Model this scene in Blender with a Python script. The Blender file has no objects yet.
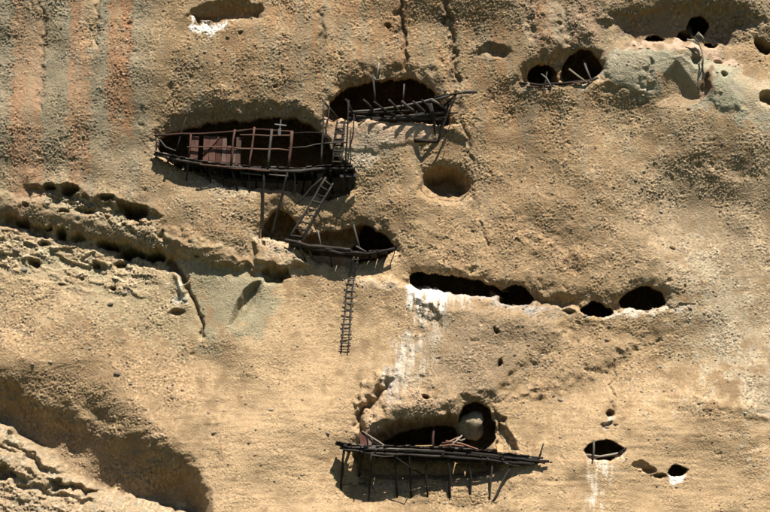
import bpy, bmesh, math, random
import numpy as np
from mathutils import Vector, Matrix

random.seed(7)
RNG = np.random.default_rng(11)
scene = bpy.context.scene
C = scene.collection
R = math.radians

# ------------------------------------------------------------------ camera
IMG_W, IMG_H = 770.0, 512.0
PITCH = R(12.0)
DIST = 95.0
CAM_Z = 1.7
ZC = CAM_Z + DIST * math.sin(PITCH)
CAM = Vector((0.0, -DIST * math.cos(PITCH), CAM_Z))
HALF_W = 17.5
FPX = (IMG_W / 2) * DIST / HALF_W          # focal length in photo pixels
cd = bpy.data.cameras.new('camera')
cam = bpy.data.objects.new('camera', cd)
C.objects.link(cam)
cam.location = CAM
cam.rotation_euler = (math.pi / 2 + PITCH, 0, 0)
cd.sensor_fit = 'HORIZONTAL'
cd.angle = 2 * math.atan(HALF_W / DIST)
cd.clip_start = 1.0
cd.clip_end = 3000.0
scene.camera = cam

# ------------------------------------------------------------------ light
SUN_EL, SUN_AZ = R(56.0), R(20.0)          # azimuth: to the right of the wall's normal
sun_dir = Vector((math.sin(SUN_AZ) * math.cos(SUN_EL), -math.cos(SUN_AZ) * math.cos(SUN_EL), math.sin(SUN_EL)))
w = bpy.data.worlds.new('World')
scene.world = w
w.use_nodes = True
nt = w.node_tree
nt.nodes.clear()
sky = nt.nodes.new('ShaderNodeTexSky')
sky.sky_type = 'NISHITA'
sky.sun_disc = False
sky.altitude = 1500.0
sky.air_density = 0.7
sky.dust_density = 0.2
sky.sun_elevation = SUN_EL
sky.sun_rotation = math.atan2(sun_dir.x, sun_dir.y)
bg = nt.nodes.new('ShaderNodeBackground')
bg.inputs['Strength'].default_value = 0.05
wo = nt.nodes.new('ShaderNodeOutputWorld')
nt.links.new(sky.outputs[0], bg.inputs[0])
nt.links.new(bg.outputs[0], wo.inputs[0])
sl = bpy.data.lights.new('sun', 'SUN')
sl.energy = 5.0
sl.angle = R(0.53)
sl.color = (1.0, 0.95, 0.86)
so = bpy.data.objects.new('sun', sl)
C.objects.link(so)
so.location = (20, -60, 90)
so.rotation_euler = sun_dir.to_track_quat('Z', 'Y').to_euler()
scene.view_settings.view_transform = 'Standard'
scene.view_settings.look = 'None'
scene.view_settings.gamma = 1.0
scene.view_settings.use_curve_mapping = False
scene.view_settings.exposure = 1.22

# ------------------------------------------------------------------ photo <-> world
FWD = np.array([0.0, math.cos(PITCH), math.sin(PITCH)])
UP = np.array([0.0, -math.sin(PITCH), math.cos(PITCH)])
CAMV = np.array(CAM)

def project(x, y, z):
    dy = y - CAMV[1]; dz = z - CAMV[2]
    dep = dy * FWD[1] + dz * FWD[2]
    up = dy * UP[1] + dz * UP[2]
    return IMG_W / 2 + FPX * x / dep, IMG_H / 2 - FPX * up / dep

def ray(px, py):
    return FWD + UP * (IMG_H / 2 - py) / FPX + np.array([1.0, 0, 0]) * (px - IMG_W / 2) / FPX

def lean(z):
    """the upper wall hangs out a little, the lower wall slopes back: metres in front of y = 0"""
    a = np.logaddexp(0, (z - (ZC - 0.3)) / 1.2) * 1.2 * 0.13
    b = np.logaddexp(0, ((ZC - 2.2) - z) / 1.2) * 1.2 * 0.16
    return a + b

HS = 1.0
def P(px, py, h=0.0):
    """point h metres in front of the cliff's mean plane that the photo shows at (px, py)"""
    d = ray(px, py)
    y = -h * HS
    for _ in range(4):
        q = CAMV + d * ((y - CAMV[1]) / d[1])
        y = -h * HS - float(lean(q[2]))
    return Vector(CAMV + d * ((y - CAMV[1]) / d[1]))

# ------------------------------------------------------------------ noise
TN, TS = 1024, 0.75          # tile samples, photo pixels per sample
def tile(seed, lo, hi, beta=1.0, aniso=1.0, rot=0.0):
    """periodic noise holding the wavelengths lo..hi (photo pixels), unit variance"""
    r = np.random.default_rng(seed)
    s = np.fft.rfft2(r.standard_normal((TN, TN)))
    fy = np.fft.fftfreq(TN, TS)[:, None]; fx = np.fft.rfftfreq(TN, TS)[None, :]
    c, sn = math.cos(rot), math.sin(rot)
    gx = (fx * c + fy * sn) * aniso; gy = (-fx * sn + fy * c)
    f = np.sqrt(gx * gx + gy * gy) + 1e-9
    a = f ** (-beta) * (1 / (1 + (f * lo) ** 6)) * (1 / (1 + (1 / (f * hi)) ** 6))
    a[0, 0] = 0
    n = np.fft.irfft2(s * a, s=(TN, TN))
    return (n / n.std()).astype(np.float32)

def samp(t, px, py):
    u = (px / TS) % TN; v = (py / TS) % TN
    i = np.floor(u).astype(np.int32); j = np.floor(v).astype(np.int32)
    fu = (u - i).astype(np.float32); fv = (v - j).astype(np.float32)
    i %= TN; j %= TN
    i1 = (i + 1) % TN; j1 = (j + 1) % TN
    return (t[j, i] * (1 - fu) + t[j, i1] * fu) * (1 - fv) + (t[j1, i] * (1 - fu) + t[j1, i1] * fu) * fv

def sstep(a, b, x):
    t = np.clip((x - a) / (b - a), 0, 1)
    return t * t * (3 - 2 * t)

# ------------------------------------------------------------------ cliff grid
STEP = 0.0325
fx_ = np.arange(-19.0, 19.001, STEP)
fz_ = np.arange(ZC - 12.9, ZC + 13.9, STEP)
def grow(start, end, first):
    out = []; p = start; s = first
    sg = 1 if end > start else -1
    while (end - p) * sg > 0:
        s = min(s * 1.25, 2.5)
        p += sg * s
        out.append(p)
    out[-1] = end
    return np.array(out)
gx_ = np.concatenate([grow(fx_[0], -70, STEP)[::-1], fx_, grow(fx_[-1], 70, STEP)])
gz_ = np.concatenate([grow(fz_[0], -1.5, STEP)[::-1], fz_, grow(fz_[-1], 62, STEP)])
NX, NZ = len(gx_), len(gz_)
GX, GZ = np.meshgrid(gx_, gz_)
LEAN = lean(np.clip(GZ, ZC - 14, ZC + 14.5))
PX, PY = project(GX, -LEAN, GZ)
PX = PX.astype(np.float32); PY = PY.astype(np.float32)

n_big = tile(1, 90, 420, 1.4)
n_mid = tile(2, 26, 110, 1.0)
n_sml = tile(3, 9, 32, 0.9)
n_grn = tile(4, 3.6, 11, 0.8, 0.75)
n_fin = tile(5, 1.9, 5.2, 0.3, 0.8)
n_col = tile(6, 8, 160, 0.9)
n_col2 = tile(7, 2.2, 10, 0.3)
n_str = tile(8, 4, 60, 0.8, 5.0, 0.0)       # will be used along x (long horizontally)
n_ver = tile(9, 36, 520, 0.6, 0.16)           # long vertically

B = samp(n_big, PX, PY); M = samp(n_mid, PX, PY); S = samp(n_sml, PX, PY)
G = samp(n_grn, PX, PY); F = samp(n_fin, PX, PY)
CC = samp(n_col, PX, PY); C2 = samp(n_col2, PX, PY)
M2 = samp(n_mid, PX + 301, PY + 177); S2 = samp(n_sml, PX + 123, PY + 411); G2 = samp(n_grn, PX + 333, PY + 91)
V = samp(n_ver, PX, PY)
# warped coordinates give every outline an uneven edge
WX = PX + 1.8 * S2 + 0.9 * M2 + 0.35 * G2
WY = PY + 1.7 * S + 0.9 * M + 0.35 * G

def box(pts, m):
    p = np.array(pts, dtype=float)
    return (PX > p[:, 0].min() - m) & (PX < p[:, 0].max() + m) & (PY > p[:, 1].min() - m) & (PY < p[:, 1].max() + m)

def seg_near(pts, x, y, closed):
    """distance to the nearest point of a polyline, vertical offset to it, parameter along it"""
    n = len(pts)
    best = np.full(x.shape, 1e9, np.float32); oy = np.zeros_like(best); tt = np.zeros_like(best)
    for k in range(n if closed else n - 1):
        ax, ay = pts[k]; bx, by = pts[(k + 1) % n]
        dx, dy = bx - ax, by - ay
        t = np.clip(((x - ax) * dx + (y - ay) * dy) / (dx * dx + dy * dy + 1e-9), 0, 1)
        qx = ax + t * dx - x; qy = ay + t * dy - y
        d = np.sqrt(qx * qx + qy * qy)
        b = d < best
        best = np.where(b, d, best); oy = np.where(b, qy, oy); tt = np.where(b, (k + t), tt)
    return best, oy, tt / max(1, (n if closed else n - 1))

def inside(pts, x, y):
    r = np.zeros(x.shape, bool)
    n = len(pts)
    for k in range(n):
        ax, ay = pts[k]; bx, by = pts[(k + 1) % n]
        if ay == by:
            continue
        c = ((ay > y) != (by > y)) & (x < (bx - ax) * (y - ay) / (by - ay) + ax)
        r ^= c
    return r

def poly_field(pts, m=40, warp=1.0):
    k = box(pts, m)
    x = PX[k] + warp * (WX[k] - PX[k]); y = PY[k] + warp * (WY[k] - PY[k])
    d, oy, _ = seg_near(pts, x, y, True)
    ins = inside(pts, x, y)
    return k, np.where(ins, d, -d), oy

LAM = samp(n_str, PX, PY)
H = (0.25 * B + 0.035 * M + 0.006 * LAM * (0.5 + sstep(330, 430, PY))).astype(np.float32)
SM = np.ones_like(H)            # how rough the rock is
def soften(pts, val, edge=25):
    k, d, _ = poly_field(pts, edge + 5)
    a = sstep(-edge, edge * 0.3, d)
    SM[k] = SM[k] * (1 - a) + val * a

DX = np.zeros_like(H); DZ = np.zeros_like(H)     # the chambers open out behind their mouths
def cave(pts, depth, wt=16, wb=4, warp=1.0, keep=0.4, lip=0.0):
    for _ in range(2):              # round the outline's corners
        pts = [q for a, b in zip(pts, pts[1:] + pts[:1]) for q in ((a[0] * .8 + b[0] * .2, a[1] * .8 + b[1] * .2), (a[0] * .2 + b[0] * .8, a[1] * .2 + b[1] * .8))]
    k, d, oy = poly_field(pts, 34, warp * 0.6)
    top = np.clip(0.5 - 0.5 * oy / (np.abs(d) + 1e-3) * 1.0, 0, 1)
    wd = wb + (wt - wb) * top
    s = sstep(0, 1, (d + wd * 0.15) / wd)
    rl = min(0.2, 0.12 * depth)
    R_ = min(12.0, wt)
    H[k] -= rl * sstep(-R_, 2, d) ** 1.3 * sstep(0.35, 0.95, top)
    H[k] = H[k] * (1 - s * (1 - keep)) - depth * s
    if depth >= 2:
        s2 = sstep(0.03, 0.38, s)
        ii = d > 0
        zb, zt = GZ[k][ii].min(), GZ[k][ii].max(); xc = GX[k][ii].mean(); xr = GX[k][ii].max() - xc
        DZ[k] += s2 * np.clip((GZ[k] - zb) / (zt - zb), 0, 1) * 0.34 * depth
        DX[k] += s2 * np.clip((GX[k] - xc) / xr, -1, 1) * 0.14 * depth
    if lip:
        H[k] += lip * np.exp(-(np.clip(-d, 0, 99) / 9) ** 2) * (1 - s) * (1 - top)

def bulge(pts, amt, edge=20, warp=1.0, inner=0.8):
    k, d, oy = poly_field(pts, edge + 10, warp)
    H[k] += amt * sstep(-edge * (1 - inner), edge * inner, d)

def groove(pts, depth, width, warp=1.0, taper=0.15):
    m = width * 3 + 8
    k = box(pts, m)
    x = PX[k] + warp * (WX[k] - PX[k]); y = PY[k] + warp * (WY[k] - PY[k])
    d, oy, t = seg_near(pts, x, y, False)
    tp = sstep(0, taper, t) * sstep(0, taper, 1 - t) if taper else 1.0
    H[k] -= depth * np.exp(-(d / width) ** 2) * tp

def yline(pts, x):
    p = np.array(pts, float)
    return np.interp(x, p[:, 0], p[:, 1])

def ledge(pts, above, fa, below=0.0, fb=30, sharp=2.0, ends=(18, 18)):
    """a bed whose lower edge stands out over the rock under it"""
    p = np.array(pts, float)
    k = (PX > p[0, 0] - 60) & (PX < p[-1, 0] + 60) & (PY > p[:, 1].min() - 3.2 * fa) & (PY < p[:, 1].max() + 3.2 * fb)
    x = WX[k]; s = WY[k] - yline(pts, x)
    tp = sstep(p[0, 0] - 1, p[0, 0] + ends[0], PX[k]) * sstep(p[-1, 0] + 1, p[-1, 0] - ends[1], PX[k])
    up = np.where(s < 0, np.exp(-(s / fa) ** 2), 0) * sstep(sharp, -sharp * 2.2, s)
    dn = np.where(s > 0, np.exp(-(s / fb) ** 2), 0) * sstep(-sharp, sharp * 2.0, s)
    H[k] += (above * up - below * dn) * tp

# ---- large forms
# right half leans out a little over the long cave line
ledge([(395, 281), (440, 284), (500, 292), (545, 299), (600, 307), (690, 306), (715, 306)], 0.42, 60, 0.0, 30, sharp=10.0, ends=(30, 45))
# left bedding overhang
ledge([(-40, 208), (0, 217), (40, 226), (90, 240), (140, 250), (200, 262), (250, 272), (292, 277)], 0.20, 26, 0.10, 10, ends=(2, 20))
ledge([(22, 186), (60, 192), (100, 203), (150, 214), (165, 219)], 0.2, 14, 0.25, 7, ends=(12, 10))
# band between the two ledges
bulge([(-10, 190), (60, 205), (150, 224), (250, 255), (250, 268), (140, 246), (60, 226), (-10, 212)], 0.25, 14)
# honeycombed crust
hm = sstep(0, 40, 300 - PX) * sstep(0, 14, PY - yline([(-40, 212), (0, 220), (60, 236), (140, 252), (290, 278)], PX)) * sstep(70, 10, PY - yline([(-40, 212), (0, 220), (60, 236), (140, 252), (290, 278)], PX)) * sstep(175, 120, PX)
hm2 = sstep(28, 55, PX) * sstep(160, 145, PX) * np.exp(-((PY - yline([(30, 193), (60, 200), (100, 212), (150, 225)], PX)) / 9.0) ** 2)
hm3 = sstep(0, 20, PY - yline([(-20, 440), (40, 462), (70, 487), (110, 500), (210, 530)], PX)) * sstep(230, 190, PX)
n_pl = tile(41, 7, 44, 0.9, 2.2, R(13))
pl1 = samp(n_pl, PX, PY); pl2 = samp(n_pl, PX + 311, PY + 97)
plates = sstep(-.12, .16, pl1) * .6 + sstep(.35, .6, pl2) * .55 - np.clip(-pl1 - .5, 0, 1) * .5
rg = 1 - np.abs(S * 0.9 + 0.5 * G) * 1.6
rg = np.clip(rg, -1.2, 1)
H += (0.035 * hm + 0.07 * hm2 + 0.03 * hm3) * rg + 0.05 * hm * M2 + (0.21 * hm + 0.16 * hm2 + 0.09 * hm3) * plates

# middle block under the white ledge
bulge([(412, 296), (450, 300), (500, 308), (560, 318), (575, 345), (545, 370), (500, 400), (462, 416), (400, 420), (362, 438), (372, 402), (388, 370), (408, 345), (430, 318)], 0.36, 22)
ledge([(352, 446), (365, 440), (400, 425), (430, 421), (462, 419)], 0.55, 24, 0.0, 10, ends=(14, 8))
bulge([(372, 372), (386, 374), (388, 382), (376, 396), (364, 408), (352, 412), (356, 392)], 0.30, 9)
groove([(389, 377), (385, 387), (376, 397), (366, 408), (360, 420), (358, 434)], 0.5, 3.4)
groove([(570, 335), (545, 355), (520, 372), (495, 392)], 0.12, 6)
bulge([(560, 335), (600, 330), (640, 340), (620, 365), (585, 385), (540, 400), (510, 402), (530, 378)], 0.32, 22)
soften([(395, 300), (560, 315), (480, 405), (400, 415)], 0.8)

# lip of the white ledge
k = (PX > 340) & (PX < 705) & (PY > 255) & (PY < 430)
yl = yline([(340, 284), (380, 287), (412, 290), (440, 293), (465, 299), (500, 305), (530, 309), (560, 309), (585, 316), (615, 316), (660, 309), (690, 309), (705, 310)], PX[k])
s = WY[k] - yl
H[k] += 0.34 * np.where(s < 0, np.exp(-(s / 7) ** 2), np.exp(-(s / 26) ** 2)) * sstep(345, 400, PX[k]) * sstep(704, 660, PX[k])

# the green-grey bulge, upper right
bulge([(598, 74), (603, 62), (618, 52), (650, 43), (700, 52), (740, 66), (800, 84), (800, 150), (770, 128), (740, 122), (715, 112), (690, 110), (660, 104), (640, 95), (612, 89)], 0.08, 26, inner=0.9)
for x_, y_, rx_, ry_, a_ in [(622, 62, 28, 24, .12), (716, 86, 28, 24, .16), (672, 52, 40, 10, .10), (760, 92, 24, 16, .2)]:
    H += a_ * np.exp(-((PX - x_) / rx_) ** 2 - ((PY - y_) / ry_) ** 2)
groove([(600, 84), (614, 90), (634, 94), (652, 104)], .10, 2.2)
bulge([(652, 50), (735, 75), (748, 116), (715, 112), (700, 92), (684, 66), (668, 58)], .10, 11)
ledge([(598, 84), (612, 90), (640, 97), (660, 106)], 0.0, 8, 0.0, 10, ends=(6, 6))
groove([(655, 60), (648, 74), (643, 94)], 0.16, 5)
soften([(598, 74), (618, 52), (650, 43), (700, 52), (800, 84), (800, 150), (715, 112), (640, 95)], 0.42)
# upper rim above the hollows, upper right
ledge([(590, 20), (620, 12), (660, 4), (700, 0), (740, 6), (775, 22)], 0.12, 20, 0.25, 22, sharp=5)

# lower-left overhang
OL = [(-60, 372), (0, 386), (30, 396), (60, 402), (90, 416), (120, 436), (150, 455), (180, 471), (198, 488), (210, 512), (216, 540), (220, 600)]
KL = [(-60, 396), (0, 420), (25, 434), (45, 446), (62, 466), (72, 474), (110, 487), (150, 498), (190, 508), (212, 516), (220, 600)]
WX3 = PX + .45 * (WX - PX); WY3 = PY + .45 * (WY - PY)
yo = yline(OL, WX3); yk = yline(KL, WX3)
k = (PX < 222) & (PX > -200) & (PY > 330) & (PY < 600)
s = (WY3 - yo)[k]; th = np.maximum((yk - yo)[k], 34)
t = s / th
xt = sstep(220, 190, PX[k]) * sstep(-200, -60, PX[k])
rec = np.where(WY3[k] < yk[k], 1.95 * sstep(-1.0, 1.0, t) ** 1.15, 1.2 * np.exp(-np.clip((WY3 - yk)[k], 0, None) / 8.0) + 0.6)
H[k] -= rec * xt
H[k] += (0.02 * S[k] + 0.06 * M[k]) * sstep(-.6, .2, t) * sstep(1.1, .8, t) * xt
k = (PX < 222) & (PY > 240) & (PY < 620)
s = (WY - yo)[k]
H[k] += 0.35 * np.exp(-(s / 55) ** 2) * np.where(s < 0, 1, sstep(30, 0, s)) * sstep(222, 150, PX[k])
bulge([(-20, 420), (20, 434), (48, 452), (64, 468), (48, 474), (30, 458), (-20, 440)], 0.35, 6)
bulge([(-20, 444), (20, 452), (34, 470), (28, 478), (-20, 466)], 0.35, 6)
bulge([(40, 476), (70, 470), (110, 484), (112, 490), (70, 486)], 0.30, 5)
groove([(46, 480), (68, 487), (94, 487)], 0.6, 4)
groove([(-5, 468), (14, 474)], 0.5, 4)
groove([(0, 440), (20, 447), (36, 462), (44, 474)], 0.35, 3)
groove([(10, 487), (28, 486), (60, 496), (100, 503)], 0.3, 3.5)
groove([(0, 385), (14, 392), (18, 404), (40, 416)], 0.25, 5)

# niche and cracks, left
cave([(263, 283), (260, 300), (247, 318), (228, 332), (231, 314), (241, 294), (252, 284)], 0.5, 8, 10, 0.5, 1.0)
soften([(195, 265), (290, 280), (262, 330), (205, 340)], 0.45)
groove([(166, 257), (176, 270), (186, 284)], 0.7, 3.4, 0.6, 0.1)
groove([(186, 284), (194, 298), (200, 316), (203, 342)], 0.35, 2.2, 0.6, 0.1)
groove([(172, 268), (180, 284), (184, 296)], -0.30, 5, 0.6, 0.2)
groove([(264, 280), (278, 279), (284, 278)], 0.6, 3.2, 0.6, 0.1)
groove([(96, 240), (130, 248), (166, 255)], 0.8, 3.8, 1.0, 0.1)
groove([(262, 272), (280, 275), (292, 272)], 0.7, 4, 0.6, 0.1)
groove([(0, 219), (30, 226), (50, 233)], 0.45, 3.5)
# vertical flutes
for pts, dp, wd in [([(45, -20), (43, 30), (41, 70), (42, 120)], .10, 3), ([(97, -20), (96, 20), (94, 50)], .10, 3), ([(130, -10), (128, 60), (124, 90)], .05, 3),
                    ([(528, -20), (530, 20), (532, 45)], .20, 4), ([(560, -20), (566, 20), (570, 50)], .22, 5), ([(546, -20), (548, 48)], -.15, 7), ([(584, -20), (588, 40)], -.15, 7),
                    ([(400, -20), (403, 20), (404, 55), (408, 70)], .22, 2.2), ([(443, -10), (452, 30), (456, 60), (457, 82)], .22, 3.0),
                    ([(457, 95), (463, 120), (470, 150), (474, 168)], .10, 2.4), ([(320, 10), (322, 30), (323, 55)], .12, 2.4), ([(614, 355), (612, 380), (613, 412)], .10, 1.6),
                    ([(480, 225), (488, 248)], .10, 1.6), ([(139, 105), (141, 128)], .06, 1.6), ([(160, 232), (166, 246)], .2, 2)]:
    groove(pts, dp, wd, 0.8, 0.12)
# slanting bands of coarser rock
groove([(640, 400), (690, 402), (740, 412), (775, 422)], -0.10, 6)
groove([(520, 225), (560, 245), (600, 262)], 0.10, 14)
bulge([(500, 200), (560, 215), (600, 250), (560, 262), (520, 240)], -0.15, 26)

bulge([(690, 150), (730, 158), (770, 180), (730, 182)], -0.10, 18)

# roughness of the remaining face
soften([(200, 330), (330, 275), (420, 300), (380, 370), (350, 440), (330, 540), (220, 540), (190, 440)], 0.5, 40)
soften([(560, 400), (640, 390), (790, 400), (790, 540), (500, 540), (520, 470)], 0.48, 40)
soften([(330, 122), (440, 122), (440, 140), (380, 155), (330, 150)], 0.45, 10)
soften([(640, 230), (790, 200), (790, 400), (700, 400)], 0.85, 40)

bulge([(250, 241), (272, 238), (298, 250), (312, 268), (276, 272), (254, 264)], .35, 9)
for pts, a_, e_ in [([(150, 140), (165, 120), (195, 108), (250, 104), (295, 106), (320, 122), (330, 150), (250, 170), (165, 160)], -.55, 17),
                    ([(326, 118), (338, 84), (362, 68), (400, 61), (432, 70), (446, 92), (454, 122)], -.85, 26),
                    ([(415, 195), (420, 166), (446, 158), (472, 168), (477, 192), (446, 204)], -.25, 13),
                    ([(296, 244), (315, 220), (360, 212), (388, 226), (398, 250), (340, 262)], -.45, 15),
                    ([(402, 288), (410, 266), (440, 268), (490, 278), (512, 290), (500, 300)], -.35, 13),
                    ([(496, 304), (500, 286), (516, 281), (532, 286), (545, 297), (570, 296), (580, 308)], -.30, 11),
                    ([(612, 308), (620, 290), (640, 279), (662, 284), (674, 300), (668, 310)], -.40, 14),
                    ([(515, 84), (525, 62), (545, 52), (580, 38), (604, 50), (606, 78), (560, 88)], -.45, 14),
                    ([(612, 44), (618, 12), (650, -4), (720, -6), (752, 14), (752, 44), (700, 46)], -.32, 18),
                    ([(350, 446), (380, 420), (440, 412), (462, 398), (480, 396), (496, 406), (502, 440), (440, 452)], -.25, 11),
                    ([(254, 240), (262, 212), (276, 201), (296, 214), (306, 242)], -.35, 12)]:
    bulge(pts, a_ * 0.85, e_ * 1.25, 0.8, 0.72)
bulge([(335, 462), (520, 462), (515, 500), (480, 516), (345, 512)], -.22, 16, 0.5)
# ---- small ledge under the upper cave
ledge([(328, 150), (360, 152), (390, 147), (425, 140), (442, 136)], 0.05, 22, 0.03, 10, ends=(8, 8))

SM *= np.clip(0.82 + 0.28 * CC + 0.16 * M2, 0.3, 1.35)
n_bil = tile(51, 4.2, 11, 0.2); n_bil2 = tile(52, 2.4, 6.0, 0.1)
bil = np.minimum(np.abs(samp(n_bil, PX, PY)), 1.6); bil2 = np.minimum(np.abs(samp(n_bil2, PX, PY)), 1.6)
# ---- micro relief: grains, pits, pebbles' sockets
pit = np.clip(G - 0.7, 0, None)
knob = np.clip(-G2 - 0.75, 0, None)
H += SM * (0.005 * S + 0.005 * G + 0.0125 * F + 0.007 * bil + 0.021 * bil2 - 0.022 * pit + 0.010 * knob)
spit = np.clip(samp(n_sml, PX + 77, PY + 259) - 1.55, 0, None)
H -= SM * 0.045 * spit

# ---- caves
cave([(157, 136), (170, 128), (190, 122), (215, 117), (245, 119), (270, 115), (295, 117), (312, 124), (322, 136), (332, 150), (352, 168), (355, 184), (346, 194), (325, 197), (310, 195), (290, 190), (262, 189), (235, 186), (215, 180), (190, 169), (172, 161), (159, 151)], 7.0, 9, 4, 0.7)
cave([(327, 110), (334, 97), (345, 88), (365, 81), (390, 75), (415, 74), (430, 82), (440, 95), (449, 108), (450, 120), (440, 122), (400, 120), (350, 119), (330, 118)], 7.0, 9, 4, 0.6)
cave([(419, 186), (422, 172), (432, 165), (446, 164), (460, 166), (470, 175), (474, 188), (462, 198), (446, 201), (430, 198)], 1.95, 9, 30, 0.7)
cave([(261, 238), (264, 222), (272, 210), (284, 209), (296, 220), (303, 240), (284, 243)], 2.1, 11, 7, 0.6)
cave([(298, 242), (312, 231), (340, 226), (365, 221), (378, 225), (390, 239), (396, 249), (380, 257), (350, 264), (326, 264), (305, 254)], 2.3, 12, 5, 0.7)
cave([(350, 250), (356, 232), (366, 224), (378, 227), (389, 240), (393, 250), (370, 256)], 4.5, 8, 3, 0.7, 1.0)
cave([(408, 278), (416, 271), (440, 274), (475, 280), (502, 288), (506, 296), (488, 299), (470, 298), (450, 293), (430, 290), (414, 289)], 4.4, 7, 2.5, 0.7)
cave([(498, 298), (503, 289), (515, 285), (528, 289), (534, 297), (529, 306), (513, 308), (502, 304)], 4.0, 7, 2.5, 0.7)
cave([(540, 300), (556, 295), (572, 300), (570, 308), (552, 309)], 0.35, 10, 8, 0.7)
cave([(580, 310), (588, 303), (600, 302), (613, 306), (615, 312), (600, 317), (587, 315)], 4.0, 5, 2.5, 0.7)
cave([(619, 304), (626, 292), (640, 286), (655, 288), (665, 296), (667, 304), (650, 308), (630, 309)], 4.2, 10, 2.5, 0.7)
cave([(560, 310), (568, 308), (577, 312), (570, 315)], 0.5, 4, 2.5, 0.4)
# hollow of the lower gallery
cave([(356, 444), (378, 430), (400, 422), (430, 419), (456, 417), (463, 428), (470, 446), (500, 452), (506, 466), (488, 478), (450, 480), (400, 480), (366, 478), (352, 462)], 1.5, 12, 12, 0.7)
cave([(376, 442), (400, 428), (430, 424), (456, 423), (462, 444), (440, 456), (390, 456)], 5.0, 6, 6, 0.5, 1.0)
cave([(457, 418), (463, 407), (475, 403), (487, 407), (495, 420), (496, 440), (482, 452), (466, 446)], 3.2, 7, 5, 0.5, 0.6)
bulge([(494, 412), (502, 420), (510, 436), (522, 454), (506, 458), (496, 446)], -0.45, 6)
cave([(583, 451), (590, 444), (603, 440), (615, 444), (625, 451), (619, 458), (603, 460), (589, 458)], 3.4, 5, 2.5, 0.6)
cave([(668, 470), (674, 465), (689, 467), (687, 474), (673, 476)], 2.5, 4, 2, 0.5)
cave([(604, 414), (608, 409), (614, 410), (615, 416), (609, 419)], 0.5, 4, 4, 0.3)
cave([(185, 17), (193, 9), (212, 1), (232, -4), (262, 4), (262, 16), (236, 19), (208, 22)], 0.9, 14, 5)
cave([(526, 74), (531, 65), (545, 61), (557, 66), (559, 82), (532, 84)], 3.6, 8, 3, 0.7)
cave([(560, 80), (566, 57), (580, 46), (593, 50), (603, 66), (594, 78), (578, 84)], 3.6, 9, 3, 0.7)
cave([(520, 70), (540, 58), (575, 44), (600, 56), (604, 74), (580, 86), (525, 86)], 0.4, 10, 4, 0.7, 1.0)
cave([(636, 36), (624, 22), (645, 8), (690, 2), (730, 9), (742, 26), (726, 46), (695, 41), (664, 37)], 0.75, 24, 4)
cave([(688, 26), (692, 14), (703, 10), (712, 16), (708, 26), (699, 30)], 3, 5, 4, 0.6, 1.0)
cave([(646, 36), (650, 29), (660, 28), (668, 34), (662, 39)], 3, 4, 3, 0.6, 1.0)
cave([(676, 38), (680, 27), (690, 25), (695, 32), (690, 40)], 3, 4, 3, 0.6, 1.0)
cave([(704, 44), (706, 38), (716, 38), (720, 45), (712, 49)], 2.6, 4, 3, 0.6, 1.0)
cave([(755, 42), (758, 34), (766, 36), (778, 46), (766, 52)], 1.2, 5, 3, 0.6, 1.0)
cave([(757, 104), (758, 95), (768, 92), (780, 100), (770, 110)], 1.0, 6, 4, 0.6, 1.0)
cave([(654, 106), (660, 82), (667, 70), (675, 62), (684, 72), (694, 88), (704, 102), (690, 110), (670, 109)], 0.26, 9, 22, 0.4, 0.8)
cave([(690, 60), (694, 56), (702, 58), (700, 66), (692, 66)], 0.35, 4, 4, 0.5, 1.0)
cave([(718, 77), (722, 73), (727, 78), (722, 82)], 0.4, 3, 3, 0.3, 1.0)
cave([(712, 62), (720, 60), (724, 64), (716, 66)], 0.25, 3, 3, 0.3, 1.0)
cave([(698, 96), (702, 78), (708, 76), (708, 98), (702, 103)], 0.3, 5, 5, 0.5, 1.0)
cave([(470, 52), (478, 42), (494, 40), (510, 46), (512, 56), (492, 60)], 0.45, 10, 8)
# pits along the left ledges
for x, y, rx, ry, d in [(49, 188, 7, 4, .9), (70, 191, 12, 6, 1.4), (135, 211, 15, 9, 1.6), (123, 206, 8, 6, .9), (107, 199, 9, 4, .7), (61, 232, 6, 6, 1.4), (48, 227, 4, 3, .6), (78, 236, 9, 5, .6),
                        (23, 222, 9, 5, .9), (105, 243, 12, 5, 1.4), (130, 250, 14, 5, 1.4), (155, 254, 10, 4, 1.2), (90, 212, 7, 3, .5), (34, 264, 7, 5, .8), (42, 243, 7, 3, .5), (95, 262, 5, 4, .6),
                        (112, 287, 5, 4, .5), (118, 262, 6, 4, .6), (80, 278, 3, 2, .4), (60, 284, 4, 1.5, .4), (177, 312, 9, 4, .35), (27, 208, 6, 2.5, .3), (65, 213, 7, 2.5, .35),
                        (198, 259, 4, 2, .3), (426, 401, 4, 3, .5), (495, 333, 4, 2, .4), (498, 364, 3, 3, .5), (608, 424, 8, 3, .3),
                        (650, 470, 8, 4, .4), (660, 475, 8, 3, .4), (640, 466, 10, 5, .2), (240, 33, 3, 2, .3), (388, 25, 4, 3, .3),
                        (275, 88, 3, 2, .3), (560, 24, 4, 3, .2), (295, 182, 5, 3, .3), (313, 178, 6, 4, .3)]:
    a = [(x + rx * math.cos(q) * random.uniform(.8, 1.15), y + ry * math.sin(q) * random.uniform(.8, 1.15)) for q in np.linspace(0, 2 * math.pi, 9)[:-1]]
    cave(a, d, max(3, ry * .9), 2.5, 0.7, 1.0, 0.05)

# back-slope of the rock out of the picture and the sides
H -= np.where(GZ > ZC + 14.5, (GZ - ZC - 14.5) * 0.18, 0).astype(np.float32)
H = (H + LEAN).astype(np.float32)

# ------------------------------------------------------------------ surface queries
def gidx(g, v):
    i = int(np.clip(np.searchsorted(g, v) - 1, 0, len(g) - 2))
    return i, min(1, max(0, (v - g[i]) / (g[i + 1] - g[i])))

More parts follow.
